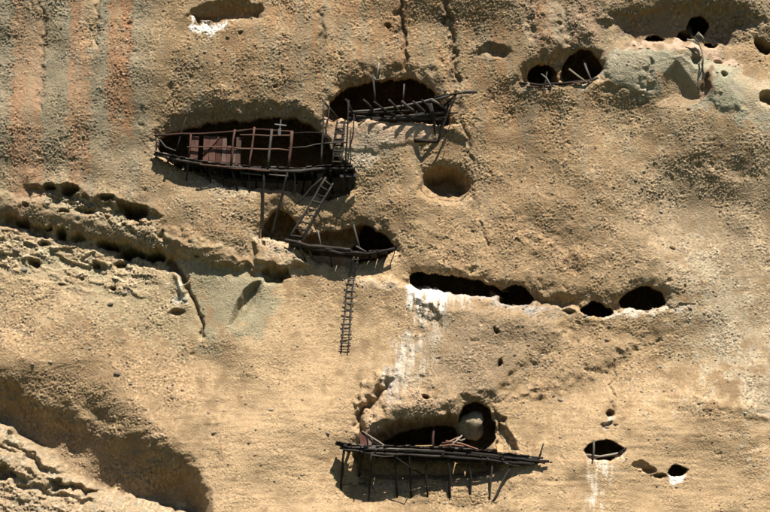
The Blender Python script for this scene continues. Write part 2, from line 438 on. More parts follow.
def height(x, z):
    i, a = gidx(gx_, x); j, b = gidx(gz_, z)
    return float((H[j, i] * (1 - a) + H[j, i + 1] * a) * (1 - b) + (H[j + 1, i] * (1 - a) + H[j + 1, i + 1] * a) * b)

def surf(px, py, sink=0.0):
    """where the line of sight through (px, py) meets the rock"""
    d = ray(px, py)
    y = -6.0
    while y < 4.5:
        t = (y - CAMV[1]) / d[1]
        q = CAMV + d * t
        if y >= -height(q[0], q[2]):
            break
        y += 0.03
    y += sink
    return Vector(CAMV + d * ((y - CAMV[1]) / d[1]))

# ------------------------------------------------------------------ rock colours (albedo)
COL = np.zeros(H.shape + (3,), np.float32)
def c3(r, g, b): return np.array([r, g, b], np.float32)
TAN, YEL, ORA, GRY = c3(.385, .27, .148), c3(.49, .345, .195), c3(.35, .208, .105), c3(.285, .250, .178)
PAL, GRN, WHT, PNK = c3(.46, .41, .30), c3(.285, .265, .170), c3(1.0, .94, .82), c3(.50, .35, .225)
BRN, DRK, BLACK = c3(.26, .175, .095), c3(.16, .125, .08), c3(.055, .045, .035)
COL[:] = TAN
def mixc(mask, col):
    m = np.clip(mask, 0, 1)[..., None]
    COL[:] = COL * (1 - m) + col * m
def pmask(pts, edge, warp=2.0, noise=0.45):
    o = np.zeros_like(H)
    k, d, _ = poly_field(pts, edge * 2 + 10, warp)
    o[k] = sstep(-edge, edge, d + edge * noise * (1.3 * CC[k] + 0.8 * S2[k]))
    return o
def smask(pts, width, warp=1.5):
    o = np.zeros_like(H)
    k = box(pts, width * 3 + 10)
    x = PX[k] + warp * (WX[k] - PX[k]); y = PY[k] + warp * (WY[k] - PY[k])
    d, _, t = seg_near(pts, x, y, False)
    o[k] = np.exp(-(d / width) ** 2)
    return o
mixc(sstep(0.2, 1.6, CC) * 0.5, YEL)
mixc(sstep(0.1, 1.7, -CC) * 0.6, BRN)
mixc(sstep(0.5, 1.8, M2) * 0.25, ORA)
drip0 = samp(tile(33, 20, 140, 0.5, 0.2), PX, PY)
# lower middle: warm, clean sandstone
mixc(pmask([(190, 330), (330, 270), (412, 292), (440, 320), (380, 372), (350, 450), (340, 560), (215, 560), (170, 430)], 45) * 0.85, YEL)
mixc(pmask([(560, 400), (640, 385), (800, 400), (800, 560), (490, 560), (530, 470)], 40) * 0.65, YEL)
mixc(pmask([(600, 190), (660, 130), (800, 140), (800, 400), (700, 380), (640, 290)], 40) * 0.25, PAL)
mixc(pmask([(690, 240), (730, 260), (760, 360), (800, 400), (800, 450), (740, 400), (700, 320)], 26) * 0.4, PAL)
mixc(pmask([(500, 230), (580, 210), (640, 260), (560, 270), (470, 262)], 30) * 0.35, BRN)
mixc(pmask([(450, 310), (555, 320), (545, 365), (490, 400), (440, 400), (400, 380), (430, 340)], 16) * 0.75, c3(.32, .235, .148))
mixc(pmask([(384, 372), (402, 346), (440, 318), (450, 330), (420, 350), (400, 380)], 8) * 0.5, c3(.31, .275, .205))
mixc(pmask([(388, 378), (400, 362), (425, 340), (440, 335), (430, 360), (405, 395)], 9, 3, .6) * sstep(-.6, 1, drip0) * 0.5, PAL)

mixc(pmask([(360, 435), (372, 402), (390, 385), (420, 400), (455, 413), (400, 424)], 9) * 0.55, PNK)
mixc(pmask([(-20, 335), (90, 330), (160, 360), (200, 420), (190, 470), (60, 400), (-20, 380)], 30) * 0.5, c3(.30, .205, .115))
mixc(pmask([(470, 190), (560, 200), (640, 260), (600, 285), (500, 280), (460, 240)], 34) * 0.4, c3(.30, .20, .11))
mixc(pmask([(560, 330), (640, 335), (620, 370), (540, 400), (500, 400)], 18) * 0.45, c3(.30, .21, .12))
# weather streaks, top left and top right
vs = np.clip(0.5 + 0.35 * V, 0, 1)
tl = sstep(280, 90, PY + 14 * V) * sstep(168, 130, PX)
mixc(tl * 0.9, c3(.235, .22, .155))
for a, b, w_, y1, cc, st in [(12, 42, 1.8, 235, c3(.37, .225, .13), 1.0), (28, 36, 5, 120, TAN, .5), (70, 90, 1.8, 195, c3(.345, .205, .115), .95), (80, 96, 2, 48, YEL, .8), (107, 132, 1.8, 130, c3(.325, .18, .095), 1.0), (14, 40, 2.5, 60, c3(.41, .29, .18), .6), (50, 62, 3, 150, c3(.30, .26, .17), .6)]:
    mx = sstep(a - w_, a + w_, WX) * sstep(b + w_, b - w_, WX) * sstep(y1 + 26, y1 - 26, PY + 9 * S2)
    mixc(mx * st, cc)
mixc(np.exp(-((WX - 43.5) / 2.0) ** 2) * sstep(150, 30, PY) * 0.75, DRK)
mixc(np.exp(-((WX - 98) / 2.2) ** 2) * sstep(110, 30, PY) * 0.6, DRK)
tr = sstep(62, 30, PY) * sstep(500, 530, PX) * sstep(625, 590, PX)
mixc(tr * 0.6, GRY)
for a, b in [(532, 552), (572, 600)]:
    mixc(sstep(a - 3, a + 3, WX) * sstep(b + 3, b - 3, WX) * sstep(66, 34, PY) * 0.75, c3(.40, .265, .175))
mixc(sstep(120, 10, PY) * sstep(260, 300, PX) * sstep(470, 420, PX) * 0.45, c3(.40, .265, .145))
mixc(sstep(-.1, 0.9, V) * sstep(230, 40, PY + 20 * CC) * sstep(180, 260, PX) * sstep(620, 520, PX) * 0.8, ORA)
mixc(sstep(.2, 1.0, samp(n_ver, PX + 200, PY + 50)) * sstep(260, 60, PY + 20 * CC) * 0.4, c3(.29, .235, .145))
mixc(sstep(300, 120, PY + 22 * CC) * 0.22, BRN)
mixc(sstep(0.3, 1.2, -V) * sstep(420, 20, PY) * 0.35, GRY)
for pts in [[(400, 0), (403, 25), (406, 60)], [(444, 0), (452, 30), (457, 80)], [(458, 92), (464, 130), (474, 170), (478, 200)], [(321, 15), (323, 55)]]:
    mixc(smask(pts, 3.0) * 0.6, DRK)
mixc(smask([(443, 12), (447, 16)], 4) * .7, BLACK)  # small near-black dab beside the flute near the top
mixc(pmask([(470, 48), (480, 40), (510, 45), (512, 58), (486, 62)], 6) * 0.6, DRK)  # shade of the shallow notch, painted into the rock colour
# upper right
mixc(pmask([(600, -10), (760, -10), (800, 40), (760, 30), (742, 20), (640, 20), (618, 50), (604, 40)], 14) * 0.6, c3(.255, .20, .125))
mixc(pmask([(598, 72), (606, 58), (625, 50), (648, 46), (700, 56), (745, 74), (800, 96), (800, 150), (765, 128), (740, 122), (716, 112), (690, 110), (656, 104), (634, 94), (612, 88)], 3, 1.0, .5) * 0.85, c3(.41, .37, .26))
mixc(pmask([(648, 46), (690, 56), (735, 74), (748, 118), (716, 112), (704, 96), (690, 72), (676, 60), (660, 70)], 5) * 0.5, c3(.31, .305, .205))
mixc(pmask([(632, 46), (650, 36), (700, 45), (745, 66), (735, 70), (690, 55), (650, 46)], 3, 1.2) * 0.9, c3(.56, .40, .29))
mixc(pmask([(655, 106), (668, 70), (676, 66), (700, 100), (685, 110)], 4) * 0.8, c3(.42, .29, .165))
mixc(pmask([(735, 74), (800, 86), (800, 125), (752, 118)], 5, 1.0, .5) * 0.6, c3(.50, .385, .235))
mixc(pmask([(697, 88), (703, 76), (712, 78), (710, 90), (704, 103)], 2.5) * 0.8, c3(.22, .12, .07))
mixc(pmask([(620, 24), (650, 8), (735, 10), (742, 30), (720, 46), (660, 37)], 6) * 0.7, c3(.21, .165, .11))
mixc(smask([(526, 87), (560, 88), (592, 82)], 2.6) * 0.7, PAL)
# below the galleries: rubbed pale plaster
mixc(pmask([(326, 120), (440, 121), (442, 136), (390, 148), (355, 158), (332, 165), (322, 140)], 5, 1.5) * 0.9, c3(.56, .40, .27))
mixc(pmask([(345, 140), (390, 138), (400, 146), (365, 160), (340, 170)], 8, 2) * 0.6, PAL)
mixc(pmask([(190, 166), (230, 180), (262, 186), (258, 200), (215, 190)], 6, 1.5) * 0.7, c3(.52, .42, .28))
mixc(pmask([(255, 236), (275, 234), (300, 252), (305, 268), (280, 262), (262, 258)], 7, 2) * 0.7, c3(.54, .42, .28))
mixc(pmask([(300, 236), (350, 228), (356, 244), (330, 256), (305, 252)], 6) * 0.5, GRN)
mixc(pmask([(165, 152), (200, 168), (262, 186), (200, 178)], 6) * 0.3, PAL)
# white droppings under the long cave line
drip = samp(tile(31, 22, 140, 0.4, 0.13), PX, PY)
yl = yline([(340, 281), (380, 284), (412, 288), (440, 291), (465, 297), (500, 303), (530, 307), (560, 307), (585, 314), (615, 315), (660, 307), (690, 307), (705, 308)], PX)
ds = WY - yl
for x0, x1, ln, st in [(406, 424, 26, .9), (423, 449, 20, .95), (447, 470, 11, .55), (466, 500, 4, .25), (500, 545, 8, .25), (548, 578, 5, .15), (585, 640, 3, .2), (620, 690, 3, .2), (345, 404, 4, .12)]:
    mx = sstep(x0 - 2, x0 + 4, PX) * sstep(x1 + 2, x1 - 5, PX)
    ll = np.clip(ln * (1 + 0.55 * drip), 1.5, None)
    mixc(mx * sstep(-3.5, 0, ds) * sstep(ll * 1.25 + 2, ll * 0.35, ds) * st, WHT if x1 < 470 else c3(.62, .585, .52))
mixc(smask([(470, 300), (500, 305), (545, 309)], 2.6) * 0.6, c3(.40, .40, .38))
wl = smask([(432, 308), (424, 330), (410, 352), (396, 384)], 15, 1.5)
mixc(wl * sstep(-1.4, 1.6, drip0 + .3 * S2) * 0.55, c3(.60, .535, .43))
mixc(smask([(404, 350), (392, 372), (388, 392)], 8, 1.5) * sstep(-.4, .6, drip0) * 0.4, c3(.62, .60, .54))
# white stain below small holes
for pts, e, st in [([(588, 458), (622, 457), (622, 474), (610, 470), (604, 512), (580, 520), (582, 470)], 6, .28), ([(671, 475), (687, 475), (684, 481), (679, 486)], 1.6, .95),
                   ([(186, 14), (196, 22), (222, 24), (240, 19), (238, 24), (214, 30), (196, 30)], 2.0, .9), ([(168, 262), (176, 274), (190, 298), (186, 308), (176, 300), (172, 280)], 2.5, .75),
                   ([(604, 418), (616, 418), (614, 424), (606, 424)], 2, .5), ([(600, 310), (690, 308), (690, 312), (604, 318)], 2, .2)]:
    mixc(pmask(pts, e, 1.2) * (st if e < 4 else st * 1.5 * sstep(-.8, 1.2, drip + .5 * S)), WHT)
mixc(smask([(178, 262), (190, 282)], 3) * 0.7, c3(.30, .30, .30))
# left: pale crust with greenish hollows
mixc(pmask([(-20, 222), (60, 240), (140, 256), (290, 280), (262, 330), (205, 345), (100, 330), (-20, 330)], 14) * 0.5, c3(.40, .335, .205))
mixc(pmask([(196, 264), (285, 280), (262, 330), (205, 340)], 8) * 0.65, GRN)
mixc(pmask([(-20, 262), (90, 285), (90, 350), (-20, 340)], 16) * 0.5, c3(.44, .305, .175))
mixc(np.clip((hm + hm2) * (sstep(.5, 0, np.abs(pl1 - .12)) + .6 * sstep(.4, 0, np.abs(pl2 - .5))), 0, 1) * 0.65, c3(.60, .50, .35))
mixc(np.clip((hm + hm2) * sstep(-.1, -.8, pl1), 0, 1) * 0.6, GRN)
mixc(pmask([(-10, 180), (60, 205), (150, 226), (240, 256), (160, 250), (60, 226), (-10, 210)], 8) * 0.45, c3(.30, .25, .16))
mixc(pmask([(90, 165), (150, 170), (240, 210), (250, 240), (170, 210)], 20) * 0.4, c3(.30, .235, .15))
# lower left
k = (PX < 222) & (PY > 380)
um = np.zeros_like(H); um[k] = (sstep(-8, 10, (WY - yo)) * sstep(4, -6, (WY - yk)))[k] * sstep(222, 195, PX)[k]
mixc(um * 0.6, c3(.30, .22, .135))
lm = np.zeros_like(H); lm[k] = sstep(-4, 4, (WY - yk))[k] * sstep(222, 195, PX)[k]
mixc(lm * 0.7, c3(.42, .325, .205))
mixc(lm * sstep(0.0, 1.2, S2) * 0.4, c3(.37, .35, .26))
mixc(lm * sstep(-8, 30, PY - 470) * sstep(-.4, 1, CC) * 0.8, c3(.48, .35, .22))
# the grain: light sand, dark binder, grey and rusty pebbles
gv = 1 + SM * (0.08 * G + 0.16 * C2 + 0.06 * S) + 0.04 * M
COL *= np.clip(gv, 0.45, 1.6)[..., None]
mixc(sstep(1.4, 2.1, C2) * 0.5 * SM, c3(.55, .47, .35))
mixc(sstep(1.5, 2.2, samp(n_col2, PX + 200, PY + 333)) * 0.55 * SM, c3(.13, .105, .085))
mixc(sstep(1.6, 2.3, samp(n_grn, PX + 50, PY + 410)) * 0.4, c3(.33, .19, .10))
COL = np.clip(COL * c3(.650, .636, .636), 0.02, 0.85)

# ------------------------------------------------------------------ materials
def new_mat(name, rough=0.9):
    m = bpy.data.materials.new(name)
    m.use_nodes = True
    t = m.node_tree
    b = t.nodes['Principled BSDF']
    b.inputs['Roughness'].default_value = rough
    b.inputs['Specular IOR Level'].default_value = 0.15
    return m, t, b

def N(t, kind, **kw):
    n = t.nodes.new(kind)
    for k_, v_ in kw.items():
        if k_ in n.inputs: n.inputs[k_].default_value = v_
        else: setattr(n, k_, v_)
    return n

def rock_material():
    m, t, b = new_mat('conglomerate_rock', 0.95)
    at = N(t, 'ShaderNodeAttribute', attribute_name='rock_colour')
    tc = N(t, 'ShaderNodeTexCoord')
    n1 = N(t, 'ShaderNodeTexNoise'); n1.inputs['Scale'].default_value = 22; n1.inputs['Detail'].default_value = 4; n1.inputs['Roughness'].default_value = 0.7
    mr = N(t, 'ShaderNodeMapRange'); mr.inputs[1].default_value = .3; mr.inputs[2].default_value = .7; mr.inputs[3].default_value = .74; mr.inputs[4].default_value = 1.26
    mx = N(t, 'ShaderNodeVectorMath', operation='SCALE')
    n2 = N(t, 'ShaderNodeTexNoise'); n2.inputs['Scale'].default_value = 14; n2.inputs['Detail'].default_value = 5; n2.inputs['Roughness'].default_value = 0.75
    bp = N(t, 'ShaderNodeBump'); bp.inputs['Strength'].default_value = 0.5; bp.inputs['Distance'].default_value = 0.04
    vo = N(t, 'ShaderNodeTexVoronoi'); vo.inputs['Scale'].default_value = 15; vo.inputs['Detail'].default_value = 1
    sb = N(t, 'ShaderNodeMath', operation='SUBTRACT'); vm = N(t, 'ShaderNodeMath', operation='MULTIPLY'); vm.inputs[1].default_value = .9
    L = t.links.new
    L(tc.outputs['Object'], n1.inputs['Vector']); L(tc.outputs['Object'], n2.inputs['Vector'])
    L(n1.outputs[0], mr.inputs[0]); L(at.outputs['Color'], mx.inputs[0]); L(mr.outputs[0], mx.inputs['Scale'])
    L(tc.outputs['Object'], vo.inputs['Vector']); L(vo.outputs['Distance'], vm.inputs[0]); L(n2.outputs[0], sb.inputs[0]); L(vm.outputs[0], sb.inputs[1])
    L(mx.outputs[0], b.inputs['Base Color']); L(sb.outputs[0], bp.inputs['Height']); L(bp.outputs[0], b.inputs['Normal'])
    return m

def stone_material(attr):
    m, t, b = new_mat('stone_' + attr if attr else 'stone', 0.85)
    tc = N(t, 'ShaderNodeTexCoord')
    n1 = N(t, 'ShaderNodeTexNoise'); n1.inputs['Scale'].default_value = 9; n1.inputs['Detail'].default_value = 5
    rp = N(t, 'ShaderNodeValToRGB')
    e = rp.color_ramp.elements
    e[0].color = (.09, .075, .06, 1); e[1].color = (.27, .22, .15, 1)
    x = e.new(0.35); x.color = (.20, .13, .075, 1)
    x = e.new(0.7); x.color = (.16, .145, .12, 1)
    mx = N(t, 'ShaderNodeVectorMath', operation='SCALE')
    mr = N(t, 'ShaderNodeMapRange'); mr.inputs[1].default_value = .25; mr.inputs[2].default_value = .75; mr.inputs[3].default_value = .7; mr.inputs[4].default_value = 1.25
    bp = N(t, 'ShaderNodeBump'); bp.inputs['Strength'].default_value = 0.5; bp.inputs['Distance'].default_value = 0.03
    L = t.links.new
    if attr:
        at = N(t, 'ShaderNodeAttribute', attribute_name=attr); L(at.outputs['Fac'], rp.inputs[0])
    else:
        oi = N(t, 'ShaderNodeObjectInfo'); L(oi.outputs['Random'], rp.inputs[0])
    L(tc.outputs['Object'], n1.inputs['Vector']); L(n1.outputs[0], mr.inputs[0]); L(rp.outputs[0], mx.inputs[0]); L(mr.outputs[0], mx.inputs['Scale'])
    L(mx.outputs[0], b.inputs['Base Color']); L(n1.outputs[0], bp.inputs['Height']); L(bp.outputs[0], b.inputs['Normal'])
    return m

def wood_material(name, c0, c1, c2, scale=3.0):
    c0, c1, c2 = [tuple(q * .68 for q in c) for c in (c0, c1, c2)]
    m, t, b = new_mat(name, 0.85)
    tc = N(t, 'ShaderNodeTexCoord')
    uv = N(t, 'ShaderNodeUVMap')
    mp = N(t, 'ShaderNodeMapping'); mp.inputs['Scale'].default_value = (1.2, 26, 1)
    oi = N(t, 'ShaderNodeObjectInfo')
    ad = N(t, 'ShaderNodeVectorMath', operation='ADD')
    sc = N(t, 'ShaderNodeMath', operation='MULTIPLY'); sc.inputs[1].default_value = 57
    n1 = N(t, 'ShaderNodeTexNoise'); n1.inputs['Scale'].default_value = scale; n1.inputs['Detail'].default_value = 6; n1.inputs['Roughness'].default_value = .65
    n2 = N(t, 'ShaderNodeTexNoise'); n2.inputs['Scale'].default_value = 1.7; n2.inputs['Detail'].default_value = 3
    rp = N(t, 'ShaderNodeValToRGB')
    e = rp.color_ramp.elements
    e[0].position = .3; e[0].color = c0 + (1,); e[1].position = .72; e[1].color = c2 + (1,)
    x = e.new(.5); x.color = c1 + (1,)
    m1 = N(t, 'ShaderNodeMath', operation='MULTIPLY_ADD'); m1.inputs[1].default_value = .55
    m2 = N(t, 'ShaderNodeMath', operation='MULTIPLY_ADD'); m2.inputs[1].default_value = .22
    m3 = N(t, 'ShaderNodeMath', operation='MULTIPLY_ADD'); m3.inputs[1].default_value = .25; m3.inputs[2].default_value = -.02
    bp = N(t, 'ShaderNodeBump'); bp.inputs['Strength'].default_value = .6; bp.inputs['Distance'].default_value = .02
    L = t.links.new
    L(uv.outputs[0], mp.inputs[0]); L(mp.outputs[0], ad.inputs[0]); L(oi.outputs['Random'], sc.inputs[0]); L(sc.outputs[0], ad.inputs[1])
    L(ad.outputs[0], n1.inputs['Vector']); L(tc.outputs['Object'], n2.inputs['Vector'])
    L(oi.outputs['Random'], m3.inputs[0]); L(n2.outputs[0], m2.inputs[0]); L(m3.outputs[0], m2.inputs[2])
    L(n1.outputs[0], m1.inputs[0]); L(m2.outputs[0], m1.inputs[2]); L(m1.outputs[0], rp.inputs[0])
    L(rp.outputs[0], b.inputs['Base Color']); L(n1.outputs[0], bp.inputs['Height']); L(bp.outputs[0], b.inputs['Normal'])
    return m

ROCK = rock_material()
STONE = stone_material('')
PEB = stone_material('tone')
WOOD = wood_material('weathered_dark_timber', (.014, .011, .009), (.034, .026, .021), (.10, .082, .068))
RAIL = wood_material('reddish_timber', (.03, .015, .011), (.075, .038, .027), (.17, .10, .072))
PANEL = wood_material('faded_red_boards', (.045, .017, .012), (.095, .038, .028), (.19, .10, .075), 2.2)
PANEL2 = wood_material('grey_boards', (.06, .035, .027), (.13, .08, .06), (.23, .165, .135), 2.2)
GREYW = wood_material('grey_bleached_timber', (.04, .033, .028), (.10, .085, .072), (.23, .205, .18))
REDW = wood_material('reddish_sticks', (.13, .055, .035), (.26, .12, .075), (.40, .25, .17))
PALEW = wood_material('bleached_sticks', (.17, .14, .1), (.3, .25, .19), (.44, .39, .32))
CLEANW = wood_material('sawn_block', (.42, .27, .12), (.55, .37, .18), (.66, .48, .27))
WHITEW = wood_material('white_paint', (.08, .077, .073), (.17, .165, .16), (.28, .275, .265))

# ------------------------------------------------------------------ the cliff mesh
def build_cliff():
    v = np.empty((NZ + 1, NX, 3), np.float32)
    v[:NZ, :, 0] = GX + DX; v[:NZ, :, 1] = -H; v[:NZ, :, 2] = GZ + DZ
    v[NZ] = v[NZ - 1]; v[NZ, :, 1] += 45; v[NZ, :, 2] += 6      # the plateau on top
    cc = np.concatenate([COL, COL[-1:]], 0)
    nv = (NZ + 1) * NX
    idx = np.arange(nv, dtype=np.int32).reshape(NZ + 1, NX)
    q = np.stack([idx[:-1, :-1], idx[:-1, 1:], idx[1:, 1:], idx[1:, :-1]], -1).reshape(-1, 4)
    me = bpy.data.meshes.new('cliff')
    me.vertices.add(nv); me.vertices.foreach_set('co', v.ravel())
    me.loops.add(q.size); me.loops.foreach_set('vertex_index', q.ravel())
    me.polygons.add(len(q))
    me.polygons.foreach_set('loop_start', np.arange(0, q.size, 4, dtype=np.int32))
    me.update(calc_edges=True)
    me.shade_smooth()
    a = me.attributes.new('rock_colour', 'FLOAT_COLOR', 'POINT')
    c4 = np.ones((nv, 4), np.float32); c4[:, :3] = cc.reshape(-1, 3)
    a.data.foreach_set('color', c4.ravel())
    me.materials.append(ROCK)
    o = bpy.data.objects.new('cliff', me)
    C.objects.link(o)
    o['kind'] = 'structure'
    o['label'] = 'sunlit tan conglomerate cliff face riddled with dark caves and ledges'
    return o
CLIFF = build_cliff()

def build_ground():
    bm = bmesh.new()
    n = 40
    xs = np.linspace(-900, 900, n)
    vs = [[bm.verts.new((x, y, 0.9 * math.sin(x * .013) * math.cos(y * .017) * min(1, max(0, (abs(x) + abs(y + 93) - 60) / 200)))) for x in xs] for y in np.linspace(-1700, 60, n)]
    for j in range(n - 1):
        for i in range(n - 1):
            bm.faces.new((vs[j][i], vs[j][i + 1], vs[j + 1][i + 1], vs[j + 1][i]))
    me = bpy.data.meshes.new('ground'); bm.to_mesh(me); bm.free()
    me.shade_smooth()
    m, t, b = new_mat('dark_woods', 1.0)
    n1 = N(t, 'ShaderNodeTexNoise'); n1.inputs['Scale'].default_value = .12; n1.inputs['Detail'].default_value = 9
    tc = N(t, 'ShaderNodeTexCoord'); rp = N(t, 'ShaderNodeValToRGB')
    rp.color_ramp.elements[0].position = .35; rp.color_ramp.elements[0].color = (.028, .042, .014, 1)  # unseen valley woods, made dark so little light bounces onto the cliff
    rp.color_ramp.elements[1].position = .68; rp.color_ramp.elements[1].color = (.065, .07, .03, 1)
    t.links.new(tc.outputs['Object'], n1.inputs['Vector']); t.links.new(n1.outputs[0], rp.inputs[0]); t.links.new(rp.outputs[0], b.inputs['Base Color'])
    me.materials.append(m)
    o = bpy.data.objects.new('ground', me); C.objects.link(o); o['kind'] = 'structure'
    return o
build_ground()

# ------------------------------------------------------------------ object helpers
def link(o, parent=None):
    C.objects.link(o)
    if parent is not None:
        o.parent = parent
        o.matrix_parent_inverse = parent.matrix_basis.inverted()
    return o

def thing(name, loc, label, cat, group=None):
    o = bpy.data.objects.new(name, None)
    o.empty_display_size = .3
    o.location = loc
    C.objects.link(o)
    o['label'] = label; o['category'] = cat
    if group: o['group'] = group
    return o

def tag(o, label, cat, group=None):
    o['label'] = label; o['category'] = cat
    if group: o['group'] = group
    return o

def mesh_obj(name, bm, mat, parent=None, smooth=True):
    me = bpy.data.meshes.new(name)
    bm.to_mesh(me); bm.free()
    if smooth: me.shade_smooth()
    me.materials.append(mat)
    return link(bpy.data.objects.new(name, me), parent)

def tube_bm(pts, r0, r1=None, sides=8, wob=0.17, bend=0.018, sub=3):
    """a hewn pole through the given points: uneven thickness, slight crooks, closed ends"""
    r1 = r0 if r1 is None else r1
    P_ = [Vector(p) for p in pts]
    q = []
    for a, b in zip(P_[:-1], P_[1:]):
        n = max(1, min(sub + 4, int((b - a).length / .45))) if sub else 1
        for i in range(n): q.append(a.lerp(b, i / n))
    q.append(P_[-1])
    for i in range(1, len(q) - 1):
        q[i] = q[i] + Vector((random.gauss(0, bend), random.gauss(0, bend), random.gauss(0, bend)))
    bm = bmesh.new()
    uvl = bm.loops.layers.uv.new('UVMap')
    rings = []; lens = [0]
    ph = random.random() * 6
    prev = None
    for i, p in enumerate(q):
        d = (q[min(i + 1, len(q) - 1)] - q[max(i - 1, 0)]).normalized()
        if prev is None:
            ref = Vector((0, 0, 1)) if abs(d.z) < .8 else Vector((0, 1, 0))
            u = d.cross(ref).normalized()
        else:
            u = (prev - d * prev.dot(d)).normalized()
        prev = u
        v = d.cross(u)
        t = i / (len(q) - 1)
        r = (r0 + (r1 - r0) * t) * random.uniform(1 - wob, 1 + wob)
        rings.append([bm.verts.new(p + (u * math.cos(ph + k * 2 * math.pi / sides) + v * math.sin(ph + k * 2 * math.pi / sides)) * r * random.uniform(1 - wob * .6, 1 + wob * .6)) for k in range(sides)])
        if i: lens.append(lens[-1] + (q[i] - q[i - 1]).length)
    for i in range(len(rings) - 1):
        for k in range(sides):
            k2 = (k + 1) % sides
            f = bm.faces.new((rings[i][k], rings[i][k2], rings[i + 1][k2], rings[i + 1][k]))
            f.smooth = True
            for lp, uv in zip(f.loops, ((lens[i], k / sides), (lens[i], (k + 1) / sides), (lens[i + 1], (k + 1) / sides), (lens[i + 1], k / sides))):
                lp[uvl].uv = uv
    bm.faces.new(rings[0][::-1]); bm.faces.new(rings[-1])
    bmesh.ops.recalc_face_normals(bm, faces=bm.faces[:])
    return bm

def res(p):
    """(px, py, h): h metres in front of the mean plane; 's' = on the rock; ('s', d) = d m into it"""
    if isinstance(p, Vector): return p
    if len(p) == 2 or p[2] == 's': return surf(p[0], p[1], 0.06)
    return P(*p)

def pole(name, pts, r, mat, parent, r1=None, **kw):
    return mesh_obj(name, tube_bm([res(p) for p in pts], r * 1.2, r1 and r1 * 1.2, **kw), mat, parent)

def board_bm(a, b, width, thick, side, jit=.012):
    """a plank from a to b; side = direction of its width"""
    a = Vector(a); b = Vector(b)
    d = (b - a).normalized()
    s = (Vector(side) - d * Vector(side).dot(d)).normalized()
    n = d.cross(s).normalized()
    bm = bmesh.new()
    uvl = bm.loops.layers.uv.new('UVMap')
    L_ = (b - a).length
    seg = 3
    rings = []
    for i in range(seg + 1):
        p = a.lerp(b, i / seg) + n * random.gauss(0, jit * .5)
        w_ = width * .5 * random.uniform(.93, 1.05)
        rings.append([bm.verts.new(p + s * (sx * w_ + random.gauss(0, jit * .4)) + n * sn * thick * .5 + (d * random.gauss(0, jit * 2.0) if i in (0, seg) else Vector())) for sx, sn in ((-1, -1), (1, -1), (1, 1), (-1, 1))])
    for i in range(seg):
        for k in range(4):
            k2 = (k + 1) % 4
            f = bm.faces.new((rings[i][k], rings[i][k2], rings[i + 1][k2], rings[i + 1][k]))
            for lp, uv in zip(f.loops, ((i / seg * L_, k * .25), (i / seg * L_, k * .25 + .25), ((i + 1) / seg * L_, k * .25 + .25), ((i + 1) / seg * L_, k * .25))):
                lp[uvl].uv = uv
    bm.faces.new(rings[0][::-1]); bm.faces.new(rings[-1])
    bmesh.ops.recalc_face_normals(bm, faces=bm.faces[:])
    return bm

def board(name, a, b, width, thick, side, mat, parent, jit=.012):
    return mesh_obj(name, board_bm(res(a), res(b), width, thick, side, jit), mat, parent, smooth=False)

def stone_bm(rx, ry, rz, sub=2, rough=.18):
    bm = bmesh.new()
    bmesh.ops.create_icosphere(bm, subdivisions=sub, radius=1)
    ax = [Vector((random.gauss(0, 1), random.gauss(0, 1), random.gauss(0, 1))).normalized() for _ in range(6)]
    for v in bm.verts:
        c = v.co.normalized()
        k_ = 1.0
        for a in ax:
            k_ -= rough * max(0, c.dot(a) - .45)
        v.co = Vector((c.x * rx, c.y * ry, c.z * rz)) * k_ * random.uniform(.985, 1.015)
    return bm

def decking(parent, front, hb, n, width, mats, over=.12):
    """boards laid from the front edge back to the rock; front = [(px, py, h), ...]"""
    f = [P(*p) for p in front]
    ls = [0]
    for a, b in zip(f[:-1], f[1:]): ls.append(ls[-1] + (b - a).length)
    for i in range(n):
        t = (i + .5) / n * ls[-1]
        k_ = max(j for j in range(len(ls) - 1) if ls[j] <= t)
        u = (t - ls[k_]) / (ls[k_ + 1] - ls[k_])
        p = f[k_].lerp(f[k_ + 1], u)
        ed = (f[k_ + 1] - f[k_]).normalized()
        a = p + Vector((random.gauss(0, .02), -random.uniform(0, over), .06 + random.gauss(0, .012)))
        b = Vector((p.x + random.gauss(0, .05), -hb(t / ls[-1]) - float(lean(p.z)), p.z + .06 + random.gauss(0, .015)))
        board('deck_board', a, b, ls[-1] / n * width * random.uniform(.85, 1.0), .045, ed, random.choice(mats), parent)

# ================================================================== left gallery
HS = .66      # how far the timber stands out of the face
g = thing('timber_gallery', P(250, 168, 0), 'long dark timber gallery with reddish railing and board wall across the left cave', 'gallery', None)
FR = [(155, 153, .35), (180, 158.5, .7), (205, 163, .85), (240, 167, .9), (270, 168.5, .95), (300, 169.5, .95), (325, 167, .95), (353, 166.5, .75)]
decking(g, FR, lambda t: -1.6 + (1.3 if t < .08 else 0), 44, 1.3, [WOOD, WOOD, GREYW])
pole('front_beam', [(154, 154, .35), (180, 160, .7), (208, 165, .85), (234, 168, .9)], .055, WOOD, g)
pole('front_beam', [(226, 167, .97), (262, 169.5, 1.0), (300, 171, 1.0), (322, 168.5, .98)], .06, GREYW, g)
pole('front_beam', [(302, 171, .93), (330, 168, .9), (355, 168.5, .7)], .06, WOOD, g)
pole('edge_pole', [(200, 164.5, 1.0), (236, 168.5, 1.06), (270, 171, 1.08)], .035, RAIL, g)
for px_, py_ in [(168, 157), (186, 161), (205, 165), (222, 167), (240, 169), (258, 170), (276, 171), (294, 172), (312, 172), (330, 170), (346, 170)]:
    f = P(px_, py_, .95 if px_ > 200 else .75)
    pole('joist', [f + Vector((0, 0, -.02)), f + Vector((random.gauss(0, .08), 1.9, -.03))], .05, WOOD, g)
